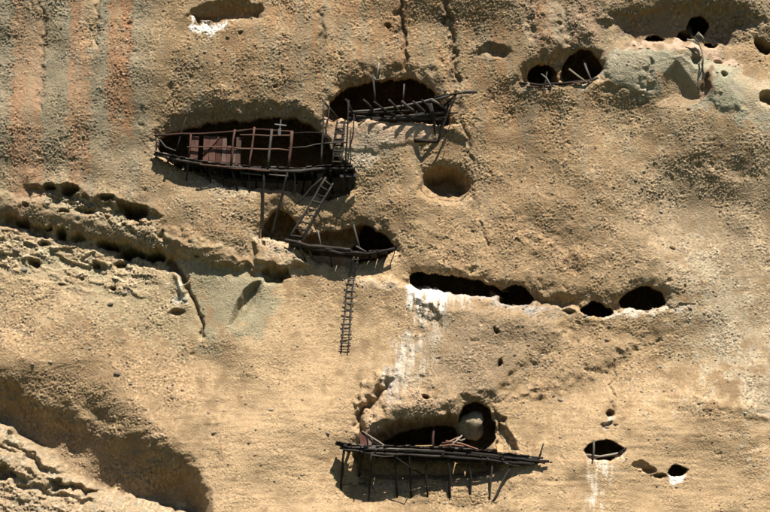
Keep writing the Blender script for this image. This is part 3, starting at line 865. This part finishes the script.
# railing
pole('top_rail', [(154, 135.5, .45), (180, 134, .75), (212, 133, .9), (240, 130.5, .95), (262, 129.5, .97), (293, 131.5, .98)], .038, RAIL, g)
pole('top_rail', [(240, 135, .9), (268, 135.5, .93), (292, 135.5, .95)], .03, RAIL, g)
pole('thin_rail', [(290, 133.5, .97), (308, 132.5, .95), (324, 133, .9)], .022, WOOD, g)
pole('middle_rail', [(187, 147, .85), (215, 147, .9), (240, 148, .93), (266, 149.5, .95), (291, 150.5, .97)], .032, RAIL, g)
pole('thin_rail', [(288, 148, 1.0), (306, 146, .97), (326, 143.5, .95), (346, 142.5, .85)], .022, GREYW, g)
for a, b, r_, mt in [((155.5, 134, .4), (156, 154, .38), .032, WOOD), ((191, 134, .82), (188, 159, .82), .034, RAIL), ((235, 129.5, 1.0), (231, 166, .98), .042, RAIL),
                     ((254.5, 127, 1.02), (249, 168, 1.02), .04, RAIL), ((272, 129, 1.03), (268, 168, 1.03), .058, GREYW), ((292, 131, 1.03), (288.5, 168, 1.03), .05, RAIL)]:
    pole('railing_post', [a, b], r_, mt, g)
pole('leaning_stick', [(186, 117, .6), (176, 152, .72)], .028, WOOD, g)
pole('brace', [(157, 136, .35), (166, 147, .55), (176, 151, .68)], .025, GREYW, g)
pole('brace', [(157, 142, .3), (170, 150, .5)], .02, WOOD, g)
# board wall
for x0, x1, y0, y1, mt, h in [(190.5, 198, 137, 159, PANEL, .66), (203, 209, 136.5, 160.5, PANEL, .72), (209.2, 215.5, 136.5, 161, PANEL, .73), (215.7, 221.5, 136.5, 161.5, PANEL, .74),
                              (221.8, 226.2, 137, 162, PANEL2, .75), (226.5, 231.5, 146, 162.5, PANEL, .75), (231.8, 235.4, 149, 163, PANEL2, .76), (235.8, 240.5, 137, 163, PANEL2, .78)]:
    xm = (x0 + x1) / 2
    board('wall_board', (xm + .8, y0, h), (xm - .4, y1, h), (x1 - x0) / 22, .04, (1, 0, 0), mt, g)
pole('board_batten', [(203, 155, .80), (213, 144, .81), (219, 137, .81)], .022, RAIL, g)
pole('board_batten', [(190, 160, .78), (215, 162.5, .82), (241, 165, .86)], .03, RAIL, g)
# struts to the rock
for a, b, r_, mt in [((188.5, 160, .80), (186, 182, 's'), .032, WOOD), ((209, 164, .85), (210.5, 184, 's'), .034, WOOD), ((231.5, 168, .9), (238, 193, 's'), .034, WOOD),
                     ((249, 171, .85), (249.5, 196, 's'), .032, WOOD), ((263.8, 171, 1.0), (262.3, 238, .42), .042, WOOD), ((287.5, 172, 1.0), (270.5, 240, .42), .038, WOOD),
                     ((294.5, 174, .8), (295.3, 222, 's'), .022, GREYW), ((344, 170, .75), (349.5, 196, 's'), .04, WOOD), ((305, 173, .9), (302, 194, 's'), .03, WOOD),
                     ((222, 168, .4), (224, 188, 's'), .03, WOOD), ((277, 173, .3), (278, 190, 's'), .03, WOOD), ((256, 171, .3), (256, 187, 's'), .03, WOOD), ((240, 170, .3), (246, 188, 's'), .03, WOOD), ((330, 171, .8), (333, 194, 's'), .035, WOOD)]:
    pole('strut', [a, b], r_, mt, g)
pole('diagonal_brace', [(322, 178, .8), (312, 188, .75), (294.5, 206, .62)], .028, WOOD, g)
pole('ledger', [(208, 173, .1), (245, 180, .1), (285, 182, .1)], .05, WOOD, g)
pole('ledger', [(240, 172.5, .92), (262, 175, .92)], .03, GREYW, g)
pole('ledger', [(268, 174.5, .95), (288, 176, .95)], .03, GREYW, g)
board('side_board', (340, 176, .7), (359, 175, .35), .16, .05, (0, .3, 1), WOOD, g)
board('hanging_board', (320, 173, .75), (321, 184, .5), .3, .04, (1, 0, 0), GREYW, g)

# white cross
cr = thing('white_cross', P(280, 136, 1.05), 'small white cross fixed to the top rail of the left gallery', 'cross')
board('upright', (281, 119.5, 1.07), (279.8, 130, 1.07), .055, .05, (1, 0, 0), WHITEW, cr, .004)
board('crossbar', (275, 124.2, 1.10), (286.3, 125.4, 1.10), .05, .03, (0, 0, 1), WHITEW, cr, .004)
board('plaque', (279.8, 128.5, 1.11), (279.4, 135.5, 1.11), .13, .05, (1, 0, 0), WHITEW, cr, .006)

# ladder frame between the galleries
lf = thing('ladder_cage', P(336, 166, .9), 'tall thin poles framing the ladder to the upper gallery', 'frame')
for a, b, r_ in [((324, 100, 1.0), (321.5, 164, .95), .036), ((329.5, 107, .75), (324, 148, .75), .03), ((348.6, 100, 1.0), (346, 168, .95), .036), ((354, 114, .8), (350, 168, .8), .028)]:
    pole('pole', [a, b], r_, WOOD, lf)
for pts, r_ in [([(323, 100.5, 1.0), (330, 109, .5), (340, 121, -.2)], .04), ([(345.5, 99, 1.05), (349, 107, .7), (354, 117, .1)], .05), ([(321.5, 143.5, 1.0), (346, 142.3, 1.0)], .022), ([(323, 131, .98), (328, 140, .8)], .02)]:
    pole('cross_pole', pts, r_, WOOD, lf)
ld = thing('ladder', P(338, 165, .8), 'small upright wooden ladder standing between left and upper galleries', 'ladder')
def ladder(o, L0, R0, n, r_, rr, mat, over=.05, jit=.35, skip=()):
    def along(pts, t):
        q = t * (len(pts) - 1); i = min(int(q), len(pts) - 2); u = q - i
        return pts[i].lerp(pts[i + 1], u)
    Lp = [res(p) for p in L0]; Rp = [res(p) for p in R0]
    mesh_obj('side_rail', tube_bm(Lp, r_, r_ * 1.05, bend=.01), mat, o); mesh_obj('side_rail', tube_bm(Rp, r_, r_ * 1.05, bend=.01), mat, o)
    for i in range(n):
        if i in skip: continue
        t = (i + .5 + random.uniform(-jit, jit) * .4) / n
        a = along(Lp, t); b = along(Rp, t)
        e = (b - a).normalized()
        fr = Vector((0, -r_ * .6, 0))
        mesh_obj('rung', tube_bm([a - e * random.uniform(.6, 1.4) * over + fr, b + e * random.uniform(.6, 1.4) * over + fr + Vector((0, 0, random.gauss(0, .012)))], rr, sides=6, sub=2, bend=.006), mat, o)
ladder(ld, [(337.3, 120, .55), (332.3, 165, 1.05)], [(344.8, 120, .55), (340.6, 165, 1.05)], 8, .04, .036, WOOD, .02)

# ================================================================== upper gallery
HS = .6      # how far the timber stands out of the face
u = thing('timber_gallery', P(400, 118, 0), 'upper cave gallery of bare projecting joists with a forked pole', 'gallery')
pole('front_beam', [(349, 112, .25), (372, 110, .28), (388, 108.5, .3), (404, 106, .34), (420, 103, .45), (432, 100.5, .5), (446, 98.5, .55)], .042, GREYW, u)
pole('rear_beam', [(348, 118, .1), (375, 118.5, .1), (400, 119, .1), (428, 118.5, .1), (446, 117, .1)], .045, WOOD, u)
pole('middle_beam', [(354, 113, .2), (384, 112.5, .22), (412, 110, .22), (440, 107, .2)], .045, WOOD, u)
pole('middle_beam', [(396, 116, .3), (420, 114.5, .3), (444, 112, .25)], .04, GREYW, u)
for pts, r_, mt in [([(363.5, 100, .75), (368, 104, .5), (374, 112, .05), (378, 116, -.5)], .048, WOOD), ([(374, 102, .8), (381, 107, .5), (388, 112, .1), (394, 115, -.5)], .05, WOOD),
                ([(389, 100, .75), (394, 104.5, .45), (399, 111, .05), (402, 114, -.5)], .046, WOOD), ([(402, 101.5, .8), (408, 106, .45), (415, 112, .05), (418, 115, -.5)], .055, GREYW),
                ([(413, 101.5, .75), (420, 107, .4), (426, 113, .05), (428, 116, -.5)], .05, WOOD), ([(422, 100, .7), (429, 106, .35), (437, 112, 0), (440, 114, -.5)], .045, WOOD),
                ([(431, 99.5, .75), (437, 103, .45), (444, 107, .15), (450, 113, -.4)], .055, GREYW)]:
    pts = [(p[0], p[1], p[2] * (1.55 if i < 2 else 1)) for i, p in enumerate(pts)]
    pole('joist', pts, r_, mt, u)
for x0, y0 in [(356, 116), (384, 116.5), (412, 116), (434, 113)]:
    pole('floor_slat', [(x0, y0, .25), (x0 + 14, y0 + .5, .1), (x0 + 24, y0 - .5, .12)], .03, random.choice([GREYW, WOOD]), u)
pole('long_pole', [(430, 100.5, .6), (445, 96.2, .75), (456, 93.5, .85), (466, 91.8, .95), (477, 91.2, 1.0)], .045, GREYW, u)
pole('long_pole', [(434, 97.3, .7), (450, 94, .8), (462, 92.5, .95), (477.5, 92.6, 1.05)], .04, WOOD, u)
for pts, r_ in [([(456.5, 92.5, .85), (437, 143, .15)], .038), ([(431, 103, .55), (436.5, 144, 's')], .05), ([(449, 104, .4), (436, 145, 's')], .05),
                ([(456, 95, .8), (446, 104, .4), (441, 108, 0)], .045), ([(428, 103, .5), (430, 110, .4), (431, 120, .2)], .05), ([(452, 118, .4), (448, 130, .3), (438, 142, .12)], .018)]:
    pole('bracket_pole', pts, r_, WOOD, u)
pole('ledger', [(414, 140.2, 's'), (425, 140.8, .18), (438, 141.5, 's')], .085, WOOD, u, r1=.05)
fk = pole('forked_pole', [(375.2, 101.5, .80), (374.2, 90, .82), (373, 74, .85)], .04, GREYW, u)
pole('prong', [(374, 76.5, .84), (376.5, 79.3, .84), (379, 78, .84), (380.3, 74.5, .84)], .022, PALEW, fk, sides=6)
pole('prong', [(376.3, 79, .84), (377.8, 70, .84), (379.2, 63, .84)], .022, PALEW, fk, sides=6)
pole('upright_stick', [(403, 103.5, .75), (404.3, 84, .75)], .026, GREYW, u)
board('nailed_board', (416, 114.5, .42), (424, 113.2, .42), .10, .04, (0, 0, 1), PALEW, u)
board('floor_board', (350, 119.5, .1), (398, 120.2, .1), .09, .05, (0, 0, 1), WOOD, u)
board('floor_board', (396, 120, .08), (442, 119, .08), .09, .05, (0, 0, 1), WOOD, u)

# ================================================================== slanting ladder and small landing
HS = .7      # how far the timber stands out of the face
dl = thing('ladder', surf(294, 240), 'slanting wooden ladder leading from the left gallery down to the landing', 'ladder')
ladder(dl, [(326, 177, .72), (308, 208, .80), (288.5, 239, .82)], [(333, 183, .72), (318, 210, .80), (300, 240.5, .82)], 9, .05, .035, WOOD, .0)
lp = thing('timber_landing', surf(340, 254), 'small log landing in front of the lower cave above the hanging ladder', 'landing')
for pts, r_, mt in [([(285, 240, .85), (308, 246, .9), (330, 248, .9), (351, 250.5, .85)], .065, WOOD), ([(290, 243.5, .8), (315, 249, .8), (340, 252.5, .8), (362, 253, .7)], .065, WOOD),
                ([(345, 252.5, .85), (368, 253.5, .75), (385, 251, .6), (394.5, 248.5, .4)], .055, WOOD), ([(296, 246, .6), (325, 252, .6), (352, 257, .55)], .06, WOOD), ([(325, 248.5, .95), (350, 249, .95)], .03, GREYW)]:
    pole('log', pts, r_, mt, lp)
decking(lp, [(290, 244, .85), (312, 249, .85), (340, 252, .85), (365, 253, .75), (388, 251, .5)], lambda t: -.9, 20, 1.3, [WOOD, WOOD, GREYW], .08)
for pts, r_ in [([(318, 231, .75), (321.5, 248, .85)], .025), ([(353.5, 224.5, .6), (356, 236, .7), (360, 250, .8)], .035), ([(394.5, 244, .42), (394.5, 254, 's')], .02), ([(356, 246, .85), (366, 252, .8)], .035)]:
    pole('upright_stick', pts, r_, GREYW, lp)
for a, b in [((300, 246, .85), (306, 262, 's')), ((330, 252, .75), (332, 268, 's')), ((372, 253, .6), (370, 263, 's'))]:
    pole('strut', [a, b], .03, WOOD, lp)
hl = thing('ladder', surf(345, 350), 'narrow ladder of crooked grey poles hanging down below the landing', 'ladder')
def off(px_, py_, d): return surf(px_, py_, -d)
Lh = [P(354, 257, .88), off(351.5, 268, .22), off(347.5, 284, .14), off(346.3, 300, .12), off(344, 320, .12), off(342.5, 336, .1), off(341, 352.5, .08)]
Rh = [P(358, 257.5, .88), off(355.5, 268, .22), off(353, 284, .14), off(352, 300, .12), off(350.3, 320, .12), off(349, 336, .1), off(347.8, 353, .08)]
ladder(hl, Lh, Rh, 16, .028, .026, GREYW, .10, .5)

# ================================================================== bottom gallery
HS = .78      # how far the timber stands out of the face
bg_ = thing('timber_gallery', P(440, 452, 0), 'wide dark plank gallery on hanging struts below the bottom cave', 'gallery')
FB = [(337, 443, .55), (350, 445.5, .75), (366, 447, .9), (400, 447.5, 1.0), (440, 448.5, 1.0), (480, 451.5, 1.0), (520, 456.5, .85), (540, 459.5, .6)]
decking(bg_, FB, lambda t: -1.2 if .1 < t < .8 else .0, 50, 1.3, [WOOD, WOOD, WOOD, GREYW], .18)
for pts, r_, mt in [([(336, 443, .55), (352, 447, .8), (380, 450.5, .95), (410, 451, 1.0)], .06, WOOD), ([(366, 449, .98), (398, 450, 1.06), (430, 450.5, 1.06)], .045, GREYW), ([(404, 451.5, 1.0), (440, 452, 1.0), (476, 455, .98), (505, 459, .9)], .06, WOOD),
                ([(470, 453, 1.0), (505, 457, .95), (530, 460, .75), (549, 461.5, .5)], .055, WOOD), ([(500, 455, .9), (525, 457.5, .75), (540, 458, .6)], .035, GREYW), ([(508, 461, .8), (530, 463, .65), (546, 462, .5)], .035, WOOD),
                ([(340, 448, .6), (356, 449.5, .65), (372, 452, .7)], .05, WOOD), ([(372, 455, .2), (420, 458, .2), (480, 461, .2)], .055, WOOD), ([(420, 447.5, 1.02), (450, 447.8, 1.02), (468, 449.2, 1.02)], .03, GREYW)]:
    pole('long_beam', pts, r_, mt, bg_)
for px_, py_ in [(346, 449), (362, 452), (380, 453), (398, 454), (416, 454.5), (434, 455), (452, 456), (470, 457), (488, 459.5), (504, 461.5), (516, 462)]:
    f = P(px_, py_, .95 if 365 < px_ < 500 else .7)
    pole('joist', [f, f + Vector((random.gauss(0, .1), 1.7, -.02))], .05, WOOD, bg_)
for a, b, r_ in [((344, 450, .72), (341, 491, .42), .045), ((371.5, 453, .92), (368, 503, .6), .042), ((394.5, 454, .95), (397.6, 499, .62), .042), ((410, 454, .95), (411.6, 499.5, .6), .042), ((426, 455, .95), (428, 498, .6), .042),
                 ((448.5, 456, .95), (450, 500.5, .6), .055), ((470, 458, .93), (471, 502, .6), .048), ((492.7, 460, .9), (488.8, 503.5, .55), .042), ((507, 470, .85), (499, 484, .7), .04), ((360.5, 453, .5), (359, 477, 's'), .05)]:
    if a[0] == 507: a, b = (513, 462, .8), (491.5, 504.5, 's')
    b = (b[0], b[1], 's')
    pole('hanging_strut', [a, b], r_, WOOD, bg_)
pole('tie_pole', [(372, 455, .95), (394, 456, .98)], .025, GREYW, bg_)
pole('tie_pole', [(394, 456, .9), (412, 468, .8), (424, 476, 's')], .022, WOOD, bg_)
pole('upright_stick', [(543.5, 443.5, .6), (538.5, 459, .6)], .028, WOOD, bg_)
pole('upright_stick', [(434, 428, .2), (433, 448, .5)], .05, RAIL, bg_)
for pts in [[(515, 460, .85), (532, 465, .7)], [(520, 458, .85), (545, 463.5, .6)], [(505, 463, .9), (519, 466, .75)], [(525, 456.5, .75), (543, 458, .6)]]:
    pole('loose_slat', pts, .035, random.choice([GREYW, WOOD]), bg_)
board('upright_board', (362, 432.5, .62), (364, 446.5, .62), .28, .04, (1, 0, 0), PANEL, bg_)
board('upright_board', (370, 438, .66), (371.5, 447, .66), .22, .04, (1, 0, 0), PANEL2, bg_)
pole('leaning_stick', [(362, 431, .7), (378, 441, .85), (392, 450.5, 1.02)], .03, PALEW, bg_)
pole('leaning_stick', [(372, 442, .75), (390, 449, 1.0)], .03, WOOD, bg_)

for pts, r_, mt in [([(343, 450, .75), (380, 453.5, .95), (420, 455.5, .98), (455, 457, .98)], .05, WOOD), ([(440, 456, 1.0), (480, 459.5, .98), (512, 463, .85), (534, 464, .65)], .05, WOOD), ([(352, 447.5, .9), (390, 448.5, 1.08), (412, 449.5, 1.1)], .028, GREYW)]:
    pole('long_beam', pts, r_, mt, bg_)
for i in range(26):
    x_ = random.uniform(345, 532); y_ = float(np.interp(x_, [337, 366, 440, 480, 540], [444.5, 449, 451, 454.5, 461.5])) + random.uniform(-1.5, 3)
    sx_ = random.uniform(-6, 6)
    pole('deck_stick', [(x_, y_, random.uniform(1.0, 1.2) if 360 < x_ < 510 else .8), (x_ + sx_, y_ + random.uniform(-1.2, 1.8), .2)], random.uniform(.018, .034), random.choice([WOOD, WOOD, GREYW, RAIL]), bg_, sides=6)
# things on the bottom gallery
random.seed(21)
for i, (pts, mt, lb) in enumerate([([(440, 446, .6), (448, 441.5, .65), (459, 437, .7)], REDW, 'reddish stick leaning on the pile, rising to the right below the boulder'),
                        ([(446, 441, .62), (462, 444, .75), (478, 449.5, .9)], REDW, 'longest reddish stick, sloping down right across the stick pile'),
                        ([(450, 446.5, .8), (457, 440, .72), (462, 435.5, .66)], PALEW, 'pale stick standing steeply in the stick pile'),
                        ([(455, 438.5, .76), (461, 441, .76), (465, 439, .74)], PALEW, 'short pale crooked stick on top of the stick pile'),
                        ([(438, 446.8, .85), (452, 445, .85), (464, 446.5, .85)], REDW, 'reddish stick lying flat along the front of the pile'),
                        ([(442, 443.5, .7), (454, 442, .72), (463, 445.5, .8)], RAIL, 'dark brown crooked stick in the middle of the stick pile')]):
    o = mesh_obj('stick', tube_bm([res(p) for p in pts], .045, .03, bend=.03), mt)
    tag(o, lb, 'stick', 'pile of sticks on the bottom gallery')
blk = board('sawn_block', (499, 444.5, .75), (500.5, 454, .75), .24, .2, (1, 0, 0), CLEANW, None, .015)
tag(blk, 'small yellow sawn wood block standing on the bottom gallery deck', 'wood block')
lbd = board('pale_board', (416, 446.5, .9), (432, 446.2, .9), .10, .05, (0, 0, 1), CLEANW, None)
tag(lbd, 'pale yellow board lying on the deck before the bottom cave', 'board')

# boulder in the round hole
HS = 1.0      # how far the timber stands out of the face
bm = stone_bm(.84, .62, .68, 4, .75)
from mathutils import noise as mn
for v in bm.verts:
    v.co *= 1 + .13 * mn.noise(v.co * 2.6) + .06 * mn.noise(v.co * 7.0)
    if v.co.z < -.2: v.co.x *= 1 - .35 * (-.2 - v.co.z) / .5
bo = mesh_obj('boulder', bm, None)
bo.data.materials.clear()
def boulder_mat():
    m, t, b = new_mat('pale_grey_stone', .9)
    tc = N(t, 'ShaderNodeTexCoord')
    n1 = N(t, 'ShaderNodeTexNoise'); n1.inputs['Scale'].default_value = 6; n1.inputs['Detail'].default_value = 8; n1.inputs['Roughness'].default_value = .7
    rp = N(t, 'ShaderNodeValToRGB'); e = rp.color_ramp.elements
    e[0].position = .3; e[0].color = (.13, .10, .065, 1); e[1].position = .7; e[1].color = (.30, .235, .15, 1)
    bp = N(t, 'ShaderNodeBump'); bp.inputs['Strength'].default_value = .7; bp.inputs['Distance'].default_value = .06
    t.links.new(tc.outputs['Object'], n1.inputs['Vector']); t.links.new(n1.outputs[0], rp.inputs[0]); t.links.new(rp.outputs[0], b.inputs['Base Color'])
    t.links.new(n1.outputs[0], bp.inputs['Height']); t.links.new(bp.outputs[0], b.inputs['Normal'])
    return m
bo.data.materials.append(boulder_mat())
bo.location = P(475, 426.5, -.72)
tag(bo, 'rounded pale grey boulder wedged in the round hole above the bottom gallery', 'boulder')

# ================================================================== poles in the small caves
def sill(px_, py_, d=.08, ys=88.5):
    yq = surf(px_, ys).y - d
    r_ = ray(px_, py_)
    return Vector(CAMV + r_ * ((yq - CAMV[1]) / r_[1]))
sp = thing('pole_barrier', surf(555, 85), 'thin pole with leaning sticks across the twin caves at the top', 'barrier')
pole('cross_pole', [sill(519, 83, .02), sill(540, 84.5), sill(565, 83.5), sill(588, 80.5), sill(598, 78, .02)], .05, WOOD, sp)
pole('cross_pole', [sill(527, 86.5, .04), sill(550, 86.5, .1), sill(575, 83, .1), sill(592, 80.5, .05)], .035, RAIL, sp)
pole('stick', [sill(541.5, 74, -.25), sill(546, 79, .0), sill(551.5, 87, .12)], .03, GREYW, sp)
pole('stick', [sill(569, 69, -.3), sill(578, 75, -.05), sill(587, 82.5, .12)], .035, PALEW, sp)
pole('stick', [sill(583.5, 60, -.4), sill(587, 69, -.1), sill(591.5, 81, .1)], .035, GREYW, sp)
pole('stick', [sill(547, 72, -.3), sill(545, 85, .1)], .025, WOOD, sp)
s2 = thing('pole_barrier', surf(603, 459), 'pale pole and upright stick across the small cave right of the bottom gallery', 'barrier')
pole('cross_pole', [(584, 454.5, .15), (600, 456, .25), (612, 455, .25), (624, 452, .1)], .04, PALEW, s2)
pole('upright_stick', [(593.8, 440, .35), (593, 460, .38)], .035, GREYW, s2)
pole('stick', [(618, 453.5, .2), (626.5, 447.5, .3)], .028, WOOD, s2)
pole('stick', [(586, 457, 's'), (594, 457, .3), (622, 455.5, 's')], .03, RAIL, s2)

# dried plant on the pink ledge at the upper right
dp = thing('dried_plant', surf(702, 58), 'twisted bleached plant hanging over the pink ledge at the upper right', 'plant')
def on(px_, py_, d): return surf(px_, py_, -d)
st = pole('stem', [on(702, 70, .0), on(703, 60, .50), P(702, 50, .50), P(699, 44, .54), P(696, 42, .54)], .035, PALEW, dp)
pole('root', [(702, 58, 's'), on(703.5, 64, .08), on(704, 72, .06), (707, 76, 's')], .03, PALEW, dp)
for pts, r_ in [([P(699, 44, .54), P(695, 37, .54), P(698, 33, .54), P(703, 37, .54), P(703, 42, .54)], .055), ([P(699, 44, .54), P(693, 41, .50), P(687, 39.5, .40)], .06), ([P(697, 36, .54), P(700, 34.5, .58), P(704, 39, .54)], .04)]:
    pole('branch', pts, r_, PALEW, dp, r1=r_ * .5)

# twigs caught under the left end of the bottom gallery
tw = thing('twig_tangle', surf(360, 482), 'tangle of thin dry twigs under the left end of the bottom gallery', 'twigs')
random.seed(5)
for i in range(9):
    a = random.uniform(0, 6.28); ln = random.uniform(6, 13)
    x0, y0 = 360 + random.gauss(0, 4), 482 + random.gauss(0, 3)
    pole('twig', [surf(x0, y0, -.05), surf(x0 + ln * .5 * math.cos(a), y0 + ln * .5 * math.sin(a), -.2), surf(x0 + ln * math.cos(a + .3), y0 + ln * math.sin(a + .3), -.12)], .016, random.choice([WOOD, GREYW]), tw, r1=.008, sides=5)

# ================================================================== stones set in the rock
random.seed(99)
STM = []
for i in range(14):
    bm = stone_bm(1, .75, .72, 2, .2)
    me = bpy.data.meshes.new('stone'); bm.to_mesh(me); bm.free(); me.shade_smooth(); me.materials.append(STONE)
    STM.append(me)
def place_stone(p, rx, flat=.8):
    o = bpy.data.objects.new('stone', random.choice(STM))
    o.location = p; o.scale = (rx, rx * .9, rx * flat)
    o.rotation_euler = (random.uniform(-.4, .4), random.uniform(-.5, .5), random.uniform(-.6, .6))
    return link(o, CLIFF)
for x, y, d in [(118, 374, 11), (130, 384, 6), (90, 349, 5), (32, 364, 6), (155, 438, 8), (150, 422, 5), (172, 398, 6), (182, 390, 5), (214, 433, 6), (271, 410, 6), (327, 433, 7), (255, 455, 4.5), (116, 398, 5), (32, 183, 5),
                (16, 250, 9), (24, 270, 9), (124, 293, 8), (110, 305, 8), (185, 300, 7), (192, 298, 7), (560, 400, 7), (541, 395, 5), (530, 358, 6), (528, 345, 5), (514, 355, 5), (640, 410, 4), (714, 419, 4), (660, 367, 5), (616, 424, 5), (607, 428, 6),
                (613, 254, 5), (668, 262, 5), (673, 248, 8), (620, 276, 5), (723, 58, 4), (608, 340, 8), (474, 230, 6), (447, 236, 4), (222, 62, 4), (213, 94, 4.5), (207, 62, 4), (205, 52, 5), (246, 404, 4), (388, 455, 3), (70, 480, 3), (27, 60, 4), (9, 34, 5), (34, 150, 4),
                (760, 60, 4), (757, 212, 5), (700, 300, 4), (735, 340, 5), (480, 300, 4), (505, 307, 5), (585, 316, 5), (620, 312, 5), (652, 306, 5), (636, 308, 4)]:
    place_stone(surf(x, y, .05 * d / 44), d / 44)
for a, b, n_ in [((256, 240), (304, 262), 16), ((498, 304), (545, 310), 7), ((585, 314), (690, 308), 10), ((345, 284), (404, 288), 6), ((30, 196), (145, 222), 12), ((40, 232), (160, 256), 14), ((360, 498), (480, 507), 9), ((630, 44), (740, 66), 9)]:
    for _ in range(n_):
        t_ = random.random()
        d = random.choice([2.6, 3, 3.5, 4.5]) * random.uniform(.8, 1.2)
        place_stone(surf(a[0] + (b[0] - a[0]) * t_, a[1] + (b[1] - a[1]) * t_ + random.gauss(0, 1.6), .1 * d / 44), d / 44)
npl = 0
while npl < 150:
    x = random.uniform(3, 767); y = random.uniform(3, 509)
    q = surf(x, y)
    if -q.y - lean(q.z) < -.9: continue
    if random.random() > (1.0 if (x < 230 and y > 300) or (480 < x < 680 and 320 < y < 410) or x > 620 else .45): continue
    d = random.choice([3, 3, 3.5, 3.5, 4, 5]) * random.uniform(.8, 1.15)
    place_stone(q + Vector((0, .05 * d / 44, 0)), d / 44)
    npl += 1

def pebbles(n):
    base = bmesh.new(); bmesh.ops.create_icosphere(base, subdivisions=1, radius=1)
    bv = np.array([v.co[:] for v in base.verts]); bf = np.array([[v.index for v in f.verts] for f in base.faces]); base.free()
    r = np.random.default_rng(3)
    xs = r.uniform(-18.6, 18.6, n * 2); zs = r.uniform(ZC - 12.6, ZC + 13.4, n * 2)
    ix = np.clip(np.searchsorted(gx_, xs), 0, NX - 1); iz = np.clip(np.searchsorted(gz_, zs), 0, NZ - 1)
    hs = H[iz, ix]; sm = SM[iz, ix]
    ok = (hs - lean(zs) > -.6) & (r.uniform(0, 1, n * 2) < sm * .8)
    xs, zs, hs = xs[ok][:n], zs[ok][:n], hs[ok][:n]
    m = len(xs)
    rad = .022 + .05 * r.power(.25, m)
    V_ = np.empty((m, len(bv), 3), np.float32)
    an = r.uniform(-.6, .6, m); ca, sa = np.cos(an), np.sin(an)
    sx = rad * r.uniform(.9, 1.4, m); sy = rad * r.uniform(.6, .95, m); sz = rad * r.uniform(.55, .9, m)
    jit = r.uniform(.86, 1.12, (m, len(bv)))
    a = bv[None, :, 0] * sx[:, None] * jit; b = bv[None, :, 1] * sy[:, None] * jit; c = bv[None, :, 2] * sz[:, None] * jit
    V_[..., 0] = xs[:, None] + a * ca[:, None] - c * sa[:, None]
    V_[..., 2] = zs[:, None] + a * sa[:, None] + c * ca[:, None]
    V_[..., 1] = (-hs + rad * .15)[:, None] + b
    q = (bf[None] + (np.arange(m) * len(bv))[:, None, None]).reshape(-1, 3).astype(np.int32)
    me = bpy.data.meshes.new('pebbles')
    me.vertices.add(m * len(bv)); me.vertices.foreach_set('co', V_.ravel())
    me.loops.add(q.size); me.loops.foreach_set('vertex_index', q.ravel())
    me.polygons.add(len(q)); me.polygons.foreach_set('loop_start', np.arange(0, q.size, 3, dtype=np.int32))
    me.update(calc_edges=True); me.shade_smooth()
    at = me.attributes.new('tone', 'FLOAT', 'POINT')
    at.data.foreach_set('value', np.repeat(r.uniform(0, 1, m), len(bv)).astype(np.float32))
    me.materials.append(PEB)
    o = link(bpy.data.objects.new('pebbles', me), CLIFF)
    o['kind'] = 'stuff'
pebbles(5200)
